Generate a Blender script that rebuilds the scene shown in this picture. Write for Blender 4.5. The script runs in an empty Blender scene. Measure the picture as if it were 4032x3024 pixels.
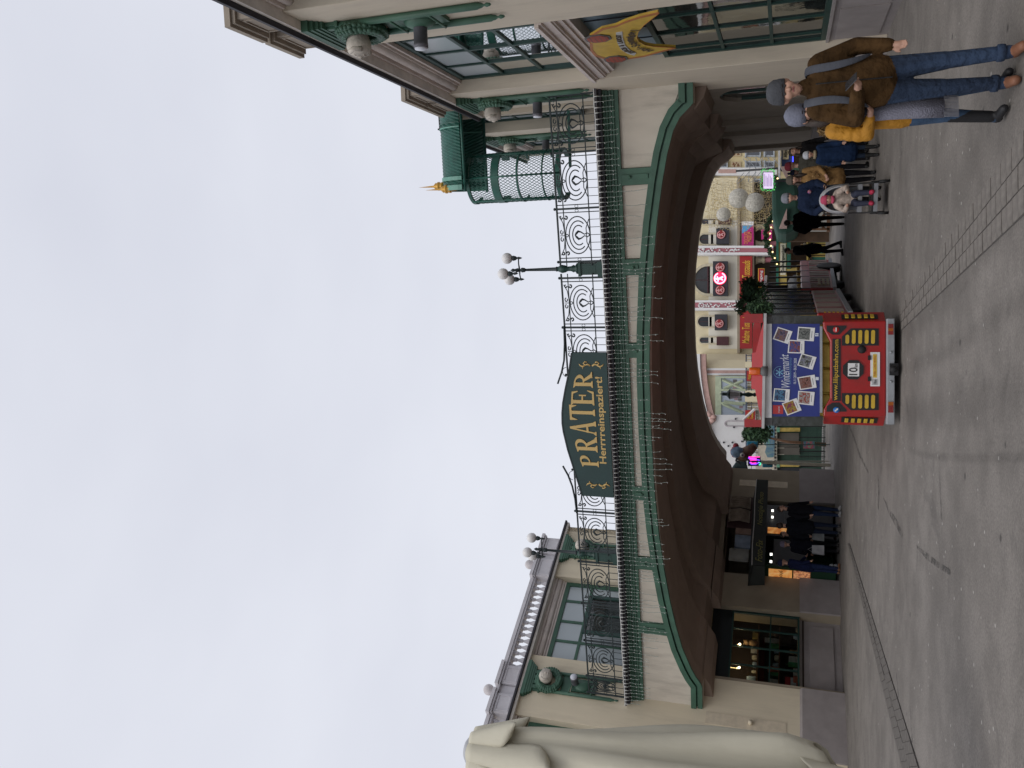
import bpy, bmesh, math, random
import numpy as np
from mathutils import Vector, Matrix
random.seed(7)
sc = bpy.context.scene
COL = sc.collection
# ---------------------------------------------------------------- camera
F = 3200.0; CH = 1.65
ROLL = math.atan(.0195); PITCH = math.atan(1075*math.cos(ROLL)/F)
cp, sp, cr, sr = math.cos(PITCH), math.sin(PITCH), math.cos(ROLL), math.sin(ROLL)
FWD = Vector((0, cp, sp)); UP0 = Vector((0, -sp, cp)); R0 = Vector((1, 0, 0))
CR = R0*cr+UP0*sr; CU = R0*-sr+UP0*cr          # the upright picture's right and up
cam = bpy.data.cameras.new('camera'); co = bpy.data.objects.new('camera', cam); COL.objects.link(co)
# the phone was held sideways: the picture's x axis runs down in the world, its up axis to the right
ax = -CU; ay = CR; az = -FWD
co.matrix_world = Matrix(((ax.x, ay.x, az.x, 0), (ax.y, ay.y, az.y, 0), (ax.z, ay.z, az.z, CH), (0, 0, 0, 1)))
cam.sensor_fit = 'HORIZONTAL'; cam.sensor_width = 36; cam.lens = 36*F/4032
cam.clip_start = .1; cam.clip_end = 3000
sc.camera = co
# ---------------------------------------------------------------- sky and light (overcast winter day)
W = bpy.data.worlds.new('World'); sc.world = W; W.use_nodes = True
nt = W.node_tree; nt.nodes.clear()
SUN_EL, SUN_ROT = math.radians(52), math.radians(200)
sky = nt.nodes.new('ShaderNodeTexSky'); sky.sky_type = 'NISHITA'; sky.sun_disc = False
sky.sun_elevation = SUN_EL; sky.sun_rotation = SUN_ROT; sky.dust_density = 4
tc = nt.nodes.new('ShaderNodeTexCoord')
ns = nt.nodes.new('ShaderNodeTexNoise'); ns.inputs['Scale'].default_value = 1.7; ns.inputs['Detail'].default_value = 4; ns.inputs['Roughness'].default_value = .5
mp = nt.nodes.new('ShaderNodeMapping'); mp.inputs['Scale'].default_value = (1, 1, 2.2)
nt.links.new(tc.outputs['Generated'], mp.inputs[0]); nt.links.new(mp.outputs[0], ns.inputs['Vector'])
cr_ = nt.nodes.new('ShaderNodeValToRGB'); cr_.color_ramp.elements[0].position = .3; cr_.color_ramp.elements[1].position = .72
cr_.color_ramp.elements[0].color = (6.9, 7.1, 7.95, 1); cr_.color_ramp.elements[1].color = (7.9, 8.1, 8.85, 1)
nt.links.new(ns.outputs['Fac'], cr_.inputs[0])
mx = nt.nodes.new('ShaderNodeMix'); mx.data_type = 'RGBA'; mx.inputs[0].default_value = .93; mx.clamp_result = False
nt.links.new(sky.outputs[0], mx.inputs[6]); nt.links.new(cr_.outputs[0], mx.inputs[7])
bg = nt.nodes.new('ShaderNodeBackground'); bg.inputs['Strength'].default_value = .105
wo = nt.nodes.new('ShaderNodeOutputWorld')
nt.links.new(mx.outputs[2], bg.inputs[0]); nt.links.new(bg.outputs[0], wo.inputs[0])
sl = bpy.data.lights.new('sun', 'SUN'); sl.energy = 1.15; sl.angle = math.radians(48); sl.color = (1, .96, .91)
so = bpy.data.objects.new('sun', sl); COL.objects.link(so)
so.rotation_euler = (math.radians(90)-SUN_EL, 0, math.pi-SUN_ROT)
sc.view_settings.view_transform = 'Standard'; sc.view_settings.look = 'None'
sc.view_settings.exposure = 0; sc.view_settings.gamma = 1; sc.view_settings.use_curve_mapping = False
# ---------------------------------------------------------------- measuring helpers: a photo pixel at a known distance gives a point
def ray(x, y):
    u, v = 3024-y, x
    return (FWD*F+CR*(u-1512)-CU*(v-2016)).normalized()
def at(x, y, Y):
    d = ray(x, y); p = d*(Y/d.y); p.z += CH; return p
def gnd(x, y, z=0):
    d = ray(x, y); p = d*((z-CH)/d.z); return Vector((p.x, p.y, z))
# ---------------------------------------------------------------- materials
MATS = {}
def mat(name, col, rough=.8, var=.12, scale=6, bump=.15, bscale=60, metal=0, emit=None, est=1, dirt=None, dscale=.6, spec=.5, trans=0, alpha=1, coat=0, streak=False):
    if name in MATS: return MATS[name]
    m = bpy.data.materials.new(name); m.use_nodes = True; t = m.node_tree; n = t.nodes; L = t.links
    b = n['Principled BSDF']
    b.inputs['Roughness'].default_value = rough; b.inputs['Metallic'].default_value = metal
    b.inputs['Specular IOR Level'].default_value = spec
    b.inputs['Transmission Weight'].default_value = trans; b.inputs['Alpha'].default_value = alpha
    b.inputs['Coat Weight'].default_value = coat
    tc = n.new('ShaderNodeTexCoord'); no = n.new('ShaderNodeTexNoise'); no.inputs['Scale'].default_value = scale; no.inputs['Detail'].default_value = 6
    mpn = n.new('ShaderNodeMapping')
    if streak: mpn.inputs['Scale'].default_value = (1, 1, .18)
    L.new(tc.outputs['Object'], mpn.inputs[0]); L.new(mpn.outputs[0], no.inputs['Vector'])
    r = n.new('ShaderNodeValToRGB'); r.color_ramp.elements[0].position = .3; r.color_ramp.elements[1].position = .7
    r.color_ramp.elements[0].color = (*[c*(1-var) for c in col], 1); r.color_ramp.elements[1].color = (*[min(1, c*(1+var)) for c in col], 1)
    L.new(no.outputs['Fac'], r.inputs[0]); out = r.outputs[0]
    if dirt:
        n2 = n.new('ShaderNodeTexNoise'); n2.inputs['Scale'].default_value = dscale; n2.inputs['Detail'].default_value = 9; n2.inputs['Roughness'].default_value = .65
        L.new(mpn.outputs[0], n2.inputs['Vector'])
        rr = n.new('ShaderNodeValToRGB'); rr.color_ramp.elements[0].position = .48; rr.color_ramp.elements[1].position = .75
        rr.color_ramp.elements[0].color = (0, 0, 0, 1); rr.color_ramp.elements[1].color = (1, 1, 1, 1)
        L.new(n2.outputs['Fac'], rr.inputs[0])
        mm = n.new('ShaderNodeMix'); mm.data_type = 'RGBA'; mm.inputs[7].default_value = (*dirt[:3], 1)
        mu = n.new('ShaderNodeMath'); mu.operation = 'MULTIPLY'; mu.inputs[1].default_value = dirt[3]
        L.new(rr.outputs[0], mu.inputs[0]); L.new(mu.outputs[0], mm.inputs[0]); L.new(out, mm.inputs[6]); out = mm.outputs[2]
    L.new(out, b.inputs['Base Color'])
    if bump:
        n3 = n.new('ShaderNodeTexNoise'); n3.inputs['Scale'].default_value = bscale; n3.inputs['Detail'].default_value = 3
        L.new(tc.outputs['Object'], n3.inputs['Vector'])
        bu = n.new('ShaderNodeBump'); bu.inputs['Strength'].default_value = bump; bu.inputs['Distance'].default_value = .02
        L.new(n3.outputs['Fac'], bu.inputs['Height']); L.new(bu.outputs[0], b.inputs['Normal'])
    if emit:
        b.inputs['Emission Color'].default_value = (*emit, 1); b.inputs['Emission Strength'].default_value = est
    MATS[name] = m; return m
def patch_mat(name, cols, scale, rough=.5, emit=0):
    """a small print: colour cells such as a tiny photograph shows"""
    if name in MATS: return MATS[name]
    m = bpy.data.materials.new(name); m.use_nodes = True; t = m.node_tree; n = t.nodes; L = t.links; b = n['Principled BSDF']
    tc = n.new('ShaderNodeTexCoord'); no = n.new('ShaderNodeTexNoise'); no.inputs['Scale'].default_value = scale; no.inputs['Detail'].default_value = 5; no.inputs['Distortion'].default_value = 1.2
    L.new(tc.outputs['Object'], no.inputs['Vector'])
    r = n.new('ShaderNodeValToRGB'); e = r.color_ramp.elements
    k = len(cols)
    for i, c in enumerate(cols):
        p = .32+.36*i/(k-1)
        el = e[i] if i < 2 else e.new(p)
        el.position = p; el.color = (*c, 1)
    r.color_ramp.interpolation = 'LINEAR'
    L.new(no.outputs['Fac'], r.inputs[0]); L.new(r.outputs[0], b.inputs['Base Color']); b.inputs['Roughness'].default_value = rough
    if emit: L.new(r.outputs[0], b.inputs['Emission Color']); b.inputs['Emission Strength'].default_value = emit
    MATS[name] = m; return m
cream = mat('cream_plaster', (.60, .53, .42), .9, .05, 2, .25, 90, dirt=(.30, .26, .21, .5), dscale=2.0, streak=True)
creamL = mat('warm_cream_plaster', (.66, .58, .43), .9, .05, 2, .2, 90, dirt=(.36, .31, .23, .5), dscale=1.9, streak=True)
panelc = mat('panel_plaster', (.56, .51, .43), .9, .08, 3, .3, 80, dirt=(.27, .24, .20, .65), dscale=3.2, streak=True)
plinth = mat('plinth_render', (.30, .27, .26), .9, .1, 3, .35, 70, dirt=(.2, .18, .17, .5))
mould = mat('moulding_stone', (.62, .55, .50), .85, .08, 4, .25, 60, dirt=(.25, .2, .19, .45), dscale=1.5)
green = mat('bridge_green_paint', (.045, .115, .075), .55, .18, 3, .12, 40, dirt=(.03, .06, .045, .5), dscale=1.2)
greenD = mat('dark_green_paint', (.012, .045, .036), .5, .15, 5, .1, 50)
greenM = mat('mesh_green_paint', (.012, .085, .062), .45, .2, 5, .1, 50)
greenP = mat('pale_green_rim_paint', (.10, .27, .21), .45, .1, 5, .1, 50)
iron = mat('iron_paint', (.012, .022, .024), .55, .2, 8, .1, 60)
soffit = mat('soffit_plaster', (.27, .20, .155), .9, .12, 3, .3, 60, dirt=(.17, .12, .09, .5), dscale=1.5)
grey = mat('grey_parapet_paint', (.60, .58, .60), .85, .06, 3, .2, 60, dirt=(.36, .33, .33, .4), dscale=1.6)
globe = mat('opal_globe', (.72, .71, .70), .35, .04, 3, 0)
asphalt = None
black = mat('black_rubber', (.01, .01, .011), .7, .2, 8, .1, 60)
gutter = mat('gutter_metal', (.02, .018, .025), .6, .2, 4, .1)
glassF = mat('frosted_glass', (.42, .47, .49), .25, .05, .8, 0, spec=.6)
glassD = mat('window_glass', (.02, .024, .022), .04, .6, 2.5, .12, 2.2, spec=1.0)
bluefas = mat('blue_grey_fascia', (.14, .20, .24), .45, .1, 3, .05)
gold = mat('gold_paint', (.52, .36, .13), .5, .06, 5, .05)
signgreen = mat('sign_board_green', (.010, .036, .034), .55, .1, 2, .03)
wire = mat('cable_pvc', (.55, .55, .53), .6, .1, 10, 0)
wirec = mat('clear_wire', (.30, .36, .32), .5, .1, 10, 0)
red = mat('train_red_paint', (.34, .010, .010), .32, .08, 2, .02, 30, coat=.25, dirt=(.13, .02, .015, .55), dscale=3.5)
yellow = mat('train_yellow', (.52, .34, .03), .5, .15, 6, .03)
white = mat('white_paint', (.70, .70, .70), .6, .05, 4, .05)
wood = mat('brown_wood', (.14, .07, .035), .7, .25, 8, .2, 30)
stone = mat('carved_stone', (.50, .46, .40), .9, .15, 7, .4, 30, dirt=(.1, .08, .07, .8), dscale=2.5)
steel = mat('galvanised_steel', (.33, .35, .37), .5, .12, 8, .1, 50, metal=.4)
# ---------------------------------------------------------------- mesh builder
class M:
    def __init__(s): s.v = []; s.f = []; s.mi = []; s.cur = 0; s.sm = []; s.smooth = False
    def add(s, vs, fs):
        o = len(s.v); s.v += [tuple(v) for v in vs]
        for f in fs: s.f.append(tuple(i+o for i in f)); s.mi.append(s.cur); s.sm.append(s.smooth)
        return s
    def box(s, x0, x1, y0, y1, z0, z1, bv=0):
        if x0 > x1: x0, x1 = x1, x0
        if y0 > y1: y0, y1 = y1, y0
        if z0 > z1: z0, z1 = z1, z0
        return s.add([(x0,y0,z0),(x1,y0,z0),(x1,y1,z0),(x0,y1,z0),(x0,y0,z1),(x1,y0,z1),(x1,y1,z1),(x0,y1,z1)],
              [(0,3,2,1),(4,5,6,7),(0,1,5,4),(1,2,6,5),(2,3,7,6),(3,0,4,7)])
    def prism(s, pts, y0, y1, plane='xz'):
        """closed outline extruded; xz outline along y, xy outline along z, yz outline along x"""
        n = len(pts)
        if plane == 'xz': a = [(p[0], y0, p[1]) for p in pts]; b = [(p[0], y1, p[1]) for p in pts]
        elif plane == 'xy': a = [(p[0], p[1], y0) for p in pts]; b = [(p[0], p[1], y1) for p in pts]
        else: a = [(y0, p[0], p[1]) for p in pts]; b = [(y1, p[0], p[1]) for p in pts]
        return s.add(a+b, [tuple(range(n)), tuple(range(2*n-1, n-1, -1))]+[(i, i+n, (i+1) % n+n, (i+1) % n) for i in range(n)])
    def strip(s, top, bot, y0, y1):
        """a band between two polylines in xz (same count), with thickness y0..y1"""
        n = len(top); vs = []
        for y in (y0, y1):
            vs += [(p[0], y, p[1]) for p in top]+[(p[0], y, p[1]) for p in bot]
        fs = []
        for i in range(n-1):
            fs += [(i, i+n, i+n+1, i+1), (i+2*n, i+1+2*n, i+n+1+2*n, i+n+2*n), (i, i+1, i+1+2*n, i+2*n), (i+n, i+n+2*n, i+n+1+2*n, i+n+1)]
        fs += [(0, 2*n, 3*n, n), (n-1, 2*n-1, 4*n-1, 3*n-1)]
        return s.add(vs, fs)
    def tube(s, pts, r, n=6, cap=True):
        pts = [Vector(p) for p in pts]; vs = []; k = len(pts)
        rs = r if isinstance(r, (list, tuple)) else [r]*k
        up = None
        for i, p in enumerate(pts):
            d = (pts[min(i+1, k-1)]-pts[max(i-1, 0)])
            d = d.normalized() if d.length > 1e-9 else Vector((0, 0, 1))
            if up is None:
                up = Vector((0, 0, 1)) if abs(d.z) < .9 else Vector((1, 0, 0))
            a = d.cross(up)
            if a.length < 1e-4: a = d.cross(Vector((0, 1, 0)))
            a.normalize(); b = a.cross(d).normalized(); up = b
            for j in range(n):
                t = 2*math.pi*j/n; vs.append(p+(a*math.cos(t)+b*math.sin(t))*rs[i])
        fs = [(i*n+j, i*n+(j+1) % n, (i+1)*n+(j+1) % n, (i+1)*n+j) for i in range(k-1) for j in range(n)]
        if cap: fs += [tuple(range(n-1, -1, -1)), tuple((k-1)*n+j for j in range(n))]
        sm = s.smooth; s.smooth = n > 5; s.add(vs, fs); s.smooth = sm; return s
    def lathe(s, prof, c=(0, 0, 0), n=16, axis='z', smooth=True):
        """profile of (radius, height)"""
        vs = []; k = len(prof)
        for r, h in prof:
            for j in range(n):
                t = 2*math.pi*j/n; a, b = r*math.cos(t), r*math.sin(t)
                vs.append({'z': (c[0]+a, c[1]+b, c[2]+h), 'y': (c[0]+a, c[1]+h, c[2]-b), 'x': (c[0]+h, c[1]+a, c[2]+b)}[axis])
        fs = [(i*n+j, i*n+(j+1) % n, (i+1)*n+(j+1) % n, (i+1)*n+j) for i in range(k-1) for j in range(n)]
        if prof[0][0] > 1e-4: fs.append(tuple(range(n-1, -1, -1)))
        if prof[-1][0] > 1e-4: fs.append(tuple((k-1)*n+j for j in range(n)))
        sm = s.smooth; s.smooth = smooth; s.add(vs, fs); s.smooth = sm; return s
    def ball(s, c, r, n=12, sc=(1, 1, 1)):
        k = max(4, n//2); pr = [(math.sin(math.pi*i/k), -math.cos(math.pi*i/k)) for i in range(k+1)]
        vs = []
        for a, h in pr:
            for j in range(n):
                t = 2*math.pi*j/n; vs.append((c[0]+r*sc[0]*a*math.cos(t), c[1]+r*sc[1]*a*math.sin(t), c[2]+r*sc[2]*h))
        sm = s.smooth; s.smooth = True
        s.add(vs, [(i*n+j, i*n+(j+1) % n, (i+1)*n+(j+1) % n, (i+1)*n+j) for i in range(k) for j in range(n)]); s.smooth = sm; return s
    def quad(s, a, b, c, d): return s.add([a, b, c, d], [(0, 1, 2, 3)])
    def mesh(s, name, mats):
        me = bpy.data.meshes.new(name); me.from_pydata(s.v, [], s.f)
        for m in (mats if isinstance(mats, (list, tuple)) else [mats]): me.materials.append(m)
        me.polygons.foreach_set('material_index', s.mi); me.polygons.foreach_set('use_smooth', s.sm)
        bm = bmesh.new(); bm.from_mesh(me); bmesh.ops.remove_doubles(bm, verts=bm.verts, dist=1e-5); bmesh.ops.recalc_face_normals(bm, faces=bm.faces); bm.to_mesh(me); bm.free()
        me.update(); return me
def ob(name, me, parent=None, loc=None, rz=0, label=None, kind=None):
    o = bpy.data.objects.new(name, me); COL.objects.link(o)
    if parent is not None: o.parent = parent
    if loc is not None: o.location = loc
    if rz: o.rotation_euler.z = rz
    if label: o['label'] = label
    if kind: o['kind'] = kind
    return o
def part(name, mb, mats, parent, label=None, kind=None, loc=None, rz=0, bevel=0):
    o = ob(name, mb.mesh(name, mats), parent, loc, rz, label, kind)
    if bevel:
        b = o.modifiers.new('bevel', 'BEVEL'); b.width = bevel; b.segments = 2; b.limit_method = 'ANGLE'; b.angle_limit = math.radians(40)
    return o
def thing(name, label, cat, loc=(0, 0, 0), rz=0, group=None, kind=None):
    o = ob(name, None, None, loc, rz, label)
    if cat: o['category'] = cat
    if group: o['group'] = group
    if kind: o['kind'] = kind
    o.empty_display_size = .2; return o
def single(name, mb, mats, label, cat, loc=(0, 0, 0), rz=0, group=None, kind=None, bevel=0):
    o = part(name, mb, mats, None, label, kind, loc, rz, bevel)
    if cat: o['category'] = cat
    if group: o['group'] = group
    return o
def textmesh(s, size=1, ext=.004, thick=0, width=None, height=None, align='CENTER', shear=0, spacing=1):
    cu = bpy.data.curves.new('t', 'FONT'); cu.body = s; cu.size = size; cu.extrude = ext; cu.offset = thick
    cu.align_x = align; cu.align_y = 'CENTER'; cu.shear = shear; cu.space_character = spacing; cu.resolution_u = 3
    o = bpy.data.objects.new('t', cu); COL.objects.link(o)
    dg = bpy.context.evaluated_depsgraph_get(); me = bpy.data.meshes.new_from_object(o.evaluated_get(dg))
    bpy.data.objects.remove(o); n = len(me.vertices); a = np.zeros(n*3); me.vertices.foreach_get('co', a); a = a.reshape(-1, 3)
    if len(a):
        c = (a.max(0)+a.min(0))/2; w = np.ptp(a[:, 0]); h = np.ptp(a[:, 1])
        kx = width/w if width else 1; ky = height/h if height else (kx if width else 1)
        if height and not width: kx = ky
        b = np.stack([(a[:, 0]-c[0]*(align == 'CENTER'))*kx, -a[:, 2], (a[:, 1]-c[1])*ky], 1)
        me.vertices.foreach_set('co', b.ravel())
    me.update(); return me
def text(s, m, parent, loc, name='lettering', label=None, rz=0, ry=0, **k):
    me = textmesh(s, **k); me.name = name; me.materials.clear(); me.materials.append(m)
    o = ob(name, me, parent, loc, rz, label); o.rotation_euler = (0, ry, rz); return o
# ---------------------------------------------------------------- frames of the place
D2 = lambda a: Vector((math.sin(math.radians(a)), math.cos(math.radians(a)), 0))
LD, BD, RD = D2(37), -D2(-71), D2(8.4)
P0 = Vector((-8.6658, 22.5162, 0)); C0 = Vector((6.40, 17.33, 0))
class Frame:
    def __init__(s, o, d): s.o = o; s.x = d; s.y = Vector((-d.y, d.x, 0)); s.rz = math.atan2(d.y, d.x)
    def L(s, px, py, off=0):
        d = ray(px, py); t = ((s.o+s.y*off).dot(s.y))/d.dot(s.y); p = d*t; p.z += CH; q = p-s.o
        return q.dot(s.x), p.z
    def W(s, x, y, z=0): return s.o+s.x*x+s.y*y+Vector((0, 0, z))
BF = Frame(P0, BD); LF = Frame(P0, LD); RF = Frame(C0, -RD)
# ---------------------------------------------------------------- ground
def ground_mat():
    m = bpy.data.materials.new('asphalt'); m.use_nodes = True; t = m.node_tree; n = t.nodes; L = t.links; b = n['Principled BSDF']
    b.inputs['Roughness'].default_value = .82; b.inputs['Specular IOR Level'].default_value = .35
    tc = n.new('ShaderNodeTexCoord')
    def noise(sc_, det=6, ro=.6):
        x = n.new('ShaderNodeTexNoise'); x.inputs['Scale'].default_value = sc_; x.inputs['Detail'].default_value = det; x.inputs['Roughness'].default_value = ro
        L.new(tc.outputs['Object'], x.inputs['Vector']); return x
    def ramp(src, p0, p1, c0, c1):
        r = n.new('ShaderNodeValToRGB'); e = r.color_ramp.elements; e[0].position = p0; e[1].position = p1; e[0].color = (*c0, 1); e[1].color = (*c1, 1); L.new(src, r.inputs[0]); return r.outputs[0]
    def mix(a, b_, f, mode='MIX'):
        x = n.new('ShaderNodeMix'); x.data_type = 'RGBA'; x.blend_type = mode
        (L.new(f, x.inputs[0]) if not isinstance(f, float) else setattr(x.inputs[0], 'default_value', f)); L.new(a, x.inputs[6])
        (L.new(b_, x.inputs[7]) if not isinstance(b_, tuple) else setattr(x.inputs[7], 'default_value', (*b_, 1))); return x.outputs[2]
    base = ramp(noise(.35).outputs['Fac'], .35, .7, (.160, .145, .130), (.235, .214, .193))
    grain = ramp(noise(38, 3, .8).outputs['Fac'], .32, .68, (.68, .68, .68), (1.28, 1.28, 1.28))
    c = mix(base, grain, .9, 'MULTIPLY'); patch = ramp(noise(1.6, 8, .7).outputs['Fac'], .42, .58, (.88, .88, .88), (1.08, 1.08, 1.08)); c = mix(c, patch, 1.0, 'MULTIPLY')
    vo = n.new('ShaderNodeTexVoronoi'); vo.inputs['Scale'].default_value = 4.2; L.new(tc.outputs['Object'], vo.inputs['Vector'])
    spots = ramp(vo.outputs['Distance'], .06, .085, (1, 1, 1), (0, 0, 0)); c = mix(c, (.40, .38, .35), spots)
    v2 = n.new('ShaderNodeTexVoronoi'); v2.inputs['Scale'].default_value = 1.7; L.new(tc.outputs['Object'], v2.inputs['Vector'])
    sp2 = ramp(v2.outputs['Distance'], .04, .08, (.85, .85, .85), (0, 0, 0)); c = mix(c, (.06, .055, .05), sp2)
    st = noise(.9, 10, .7); st.inputs['Distortion'].default_value = 1.5
    stain = ramp(st.outputs['Fac'], .56, .72, (0, 0, 0), (.6, .6, .6)); c = mix(c, (.075, .07, .065), stain)
    L.new(c, b.inputs['Base Color'])
    bu = n.new('ShaderNodeBump'); bu.inputs['Strength'].default_value = .35; bu.inputs['Distance'].default_value = .01
    L.new(noise(120, 3).outputs['Fac'], bu.inputs['Height']); L.new(bu.outputs[0], b.inputs['Normal'])
    return m
asphalt = ground_mat()
g = M(); N = 24
for i in range(N+1):
    for j in range(N+1):
        f = lambda k: math.copysign(abs(k)**3*1500, k)
        g.v.append((f(i/N*2-1), f(j/N*2-1), 0))
g.f = [(i*(N+1)+j, (i+1)*(N+1)+j, (i+1)*(N+1)+j+1, i*(N+1)+j+1) for i in range(N) for j in range(N)]; g.mi = [0]*len(g.f); g.sm = [False]*len(g.f)
GROUND = part('ground', g, asphalt, None, kind='structure')
# rows of granite setts laid in the asphalt
sett = mat('granite_sett', (.17, .153, .136), .85, .25, 9, .5, 40)
def sett_strip(a0, a1, b0, b1, rows, step, stm=None):
    """between edge a and edge b, split lengthways into rows and across into stones, joints left open"""
    jm = M(); jm.quad(a0, a1, b1, b0)
    for v in range(4): jm.v[v] = (jm.v[v][0], jm.v[v][1], .004)
    part('joint_bed', jm, mat('joint_sand', (.085, .08, .074), .95), GROUND)
    ln = (a1-a0).length; n = max(1, int(ln/step)); shared = {}
    for r in range(rows):
        off = (r % 2)*.5
        for i in range(-1, n+1):
            t0, t1 = (i+off)/n, (i+1+off)/n
            t0, t1 = max(0, t0), min(1, t1)
            if t1-t0 < .2/n: continue
            def pt(t, w): return (a0.lerp(a1, t)).lerp(b0.lerp(b1, t), w)
            g_ = .014; w0, w1 = r/rows, (r+1)/rows
            c = [pt(t0, w0), pt(t1, w0), pt(t1, w1), pt(t0, w1)]; ce = sum(c, Vector())/4
            c = [p+(ce-p).normalized()*g_ for p in c]; h = .008+random.random()*.006
            m = M(); m.prism([(p.x-ce.x, p.y-ce.y) for p in c], .0, h, 'xy')
            part('paving_stone', m, stm or sett, GROUND, loc=(ce.x, ce.y, .004))
sett_strip(gnd(4300, 132), gnd(3545, 1215), gnd(4300, 598), gnd(3552, 1300), 3, .34)
sett_strip(gnd(3340, 2140), gnd(3572, 3100), gnd(3347, 2140), gnd(3645, 3100), 2, .30, mat('drain_stone', (.115, .104, .093), .9, .25, 9, .5, 40))
# old marks on the asphalt
tar = mat('tar_stain', (.075, .07, .064), .8, .3, 14, .2, 60)
tn = tar.node_tree; _n = tn.nodes.new('ShaderNodeTexNoise'); _n.inputs['Scale'].default_value = 5; _n.inputs['Detail'].default_value = 8; _n.inputs['Roughness'].default_value = .8
_r = tn.nodes.new('ShaderNodeValToRGB'); _r.color_ramp.elements[0].position = .44; _r.color_ramp.elements[1].position = .62; _c = tn.nodes.new('ShaderNodeTexCoord')
tn.links.new(_c.outputs['Object'], _n.inputs['Vector']); tn.links.new(_n.outputs['Fac'], _r.inputs[0])
_m = tn.nodes.new('ShaderNodeMath'); _m.operation = 'MULTIPLY'; _m.inputs[1].default_value = .8; tn.links.new(_r.outputs[0], _m.inputs[0]); tn.links.new(_m.outputs[0], tn.nodes['Principled BSDF'].inputs['Alpha'])
def mark(pts, w, z=.005, mt=None):
    m = M(); a = []; b = []
    P = [gnd(*p) for p in pts]
    for i, p in enumerate(P):
        d = (P[min(i+1, len(P)-1)]-P[max(i-1, 0)]).normalized(); nn = Vector((-d.y, d.x, 0)); ww = w*(.25+.75*math.sin(math.pi*(i+.35)/(len(P)+.1)))*random.uniform(.8, 1.2)/2
        a.append(p+nn*ww); b.append(p-nn*ww)
    for i in range(len(P)-1): m.quad((a[i].x, a[i].y, z), (a[i+1].x, a[i+1].y, z), (b[i+1].x, b[i+1].y, z), (b[i].x, b[i].y, z))
    part('tar_mark', m, mt or tar, None, kind='structure')
mark([(3458, 1868), (3460, 1905), (3461, 1940), (3460, 1975), (3458, 2002)], .22)
mark([(3480, 1960), (3500, 2010), (3530, 2060), (3555, 2110)], .12)
mark([(3610, 2150), (3650, 2190), (3690, 2220), (3745, 2255)], .09, .006)
mark([(3330, 1640), (3362, 1720), (3385, 1790), (3420, 1860)], .10, .006)
mark([(3700, 1850), (3703, 1920), (3706, 1990), (3708, 2050)], .05)
mark([(3530, 2650), (3540, 2750), (3535, 2830)], .09)
film = mat('tyre_film', (.085, .077, .07), .8, .2, 14, 0)
_t = film.node_tree; _a = _t.nodes.new('ShaderNodeAttribute'); _a.attribute_name = 'soft'; _n = _t.nodes.new('ShaderNodeTexNoise'); _n.inputs['Scale'].default_value = 2.5; _n.inputs['Detail'].default_value = 8
_c = _t.nodes.new('ShaderNodeTexCoord'); _t.links.new(_c.outputs['Object'], _n.inputs['Vector']); _m = _t.nodes.new('ShaderNodeMath'); _m.operation = 'MULTIPLY'; _t.links.new(_a.outputs['Fac'], _m.inputs[0]); _t.links.new(_n.outputs['Fac'], _m.inputs[1])
_m2 = _t.nodes.new('ShaderNodeMath'); _m2.operation = 'MULTIPLY'; _m2.inputs[1].default_value = .26; _t.links.new(_m.outputs[0], _m2.inputs[0]); _t.links.new(_m2.outputs[0], _t.nodes['Principled BSDF'].inputs['Alpha'])
def soft_mark(pts, w, z):
    P = [gnd(*p) for p in pts]; K = 11; vs = []; al = []
    fine = []
    for i in range(len(P)-1):
        a, b, c, d = P[max(i-1, 0)], P[i], P[i+1], P[min(i+2, len(P)-1)]
        for k in range(8): t = k/8; fine.append(.5*((2*b)+(c-a)*t+(2*a-5*b+4*c-d)*t*t+(3*b-a-3*c+d)*t**3))
    fine.append(P[-1]); n = len(fine)
    for i, p in enumerate(fine):
        d = (fine[min(i+1, n-1)]-fine[max(i-1, 0)]).normalized(); nn = Vector((-d.y, d.x, 0))
        for j in range(K):
            s = j/(K-1)*2-1; q = p+nn*s*w/2; vs.append((q.x, q.y, z)); al.append((math.cos(s*math.pi/2)**1.2)*min(1, i/6))
    m = M(); m.add(vs, [(i*K+j, i*K+j+1, (i+1)*K+j+1, (i+1)*K+j) for i in range(n-1) for j in range(K-1)])
    me = bpy.data.meshes.new('tyre_mark'); me.from_pydata(m.v, [], m.f); me.materials.append(film); at_ = me.attributes.new('soft', 'FLOAT', 'POINT'); at_.data.foreach_set('value', al)
    ob('tyre_mark', me, None, kind='structure')
soft_mark([(3540, 1622), (3620, 1630), (3720, 1618), (3850, 1590), (4060, 1535)], .55, .006)
soft_mark([(3560, 1345), (3620, 1270), (3700, 1175), (3800, 1060), (3950, 880), (4120, 660)], .50, .0065)
soft_mark([(3560, 1450), (3650, 1420), (3780, 1350), (3950, 1230), (4120, 1120)], .30, .0055)
soft_mark([(3560, 1760), (3640, 1790), (3720, 1800), (3850, 1805), (4060, 1800)], .12, .008)
mark([(3585, 2770), (3592, 2900), (3590, 3000)], .07)
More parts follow.
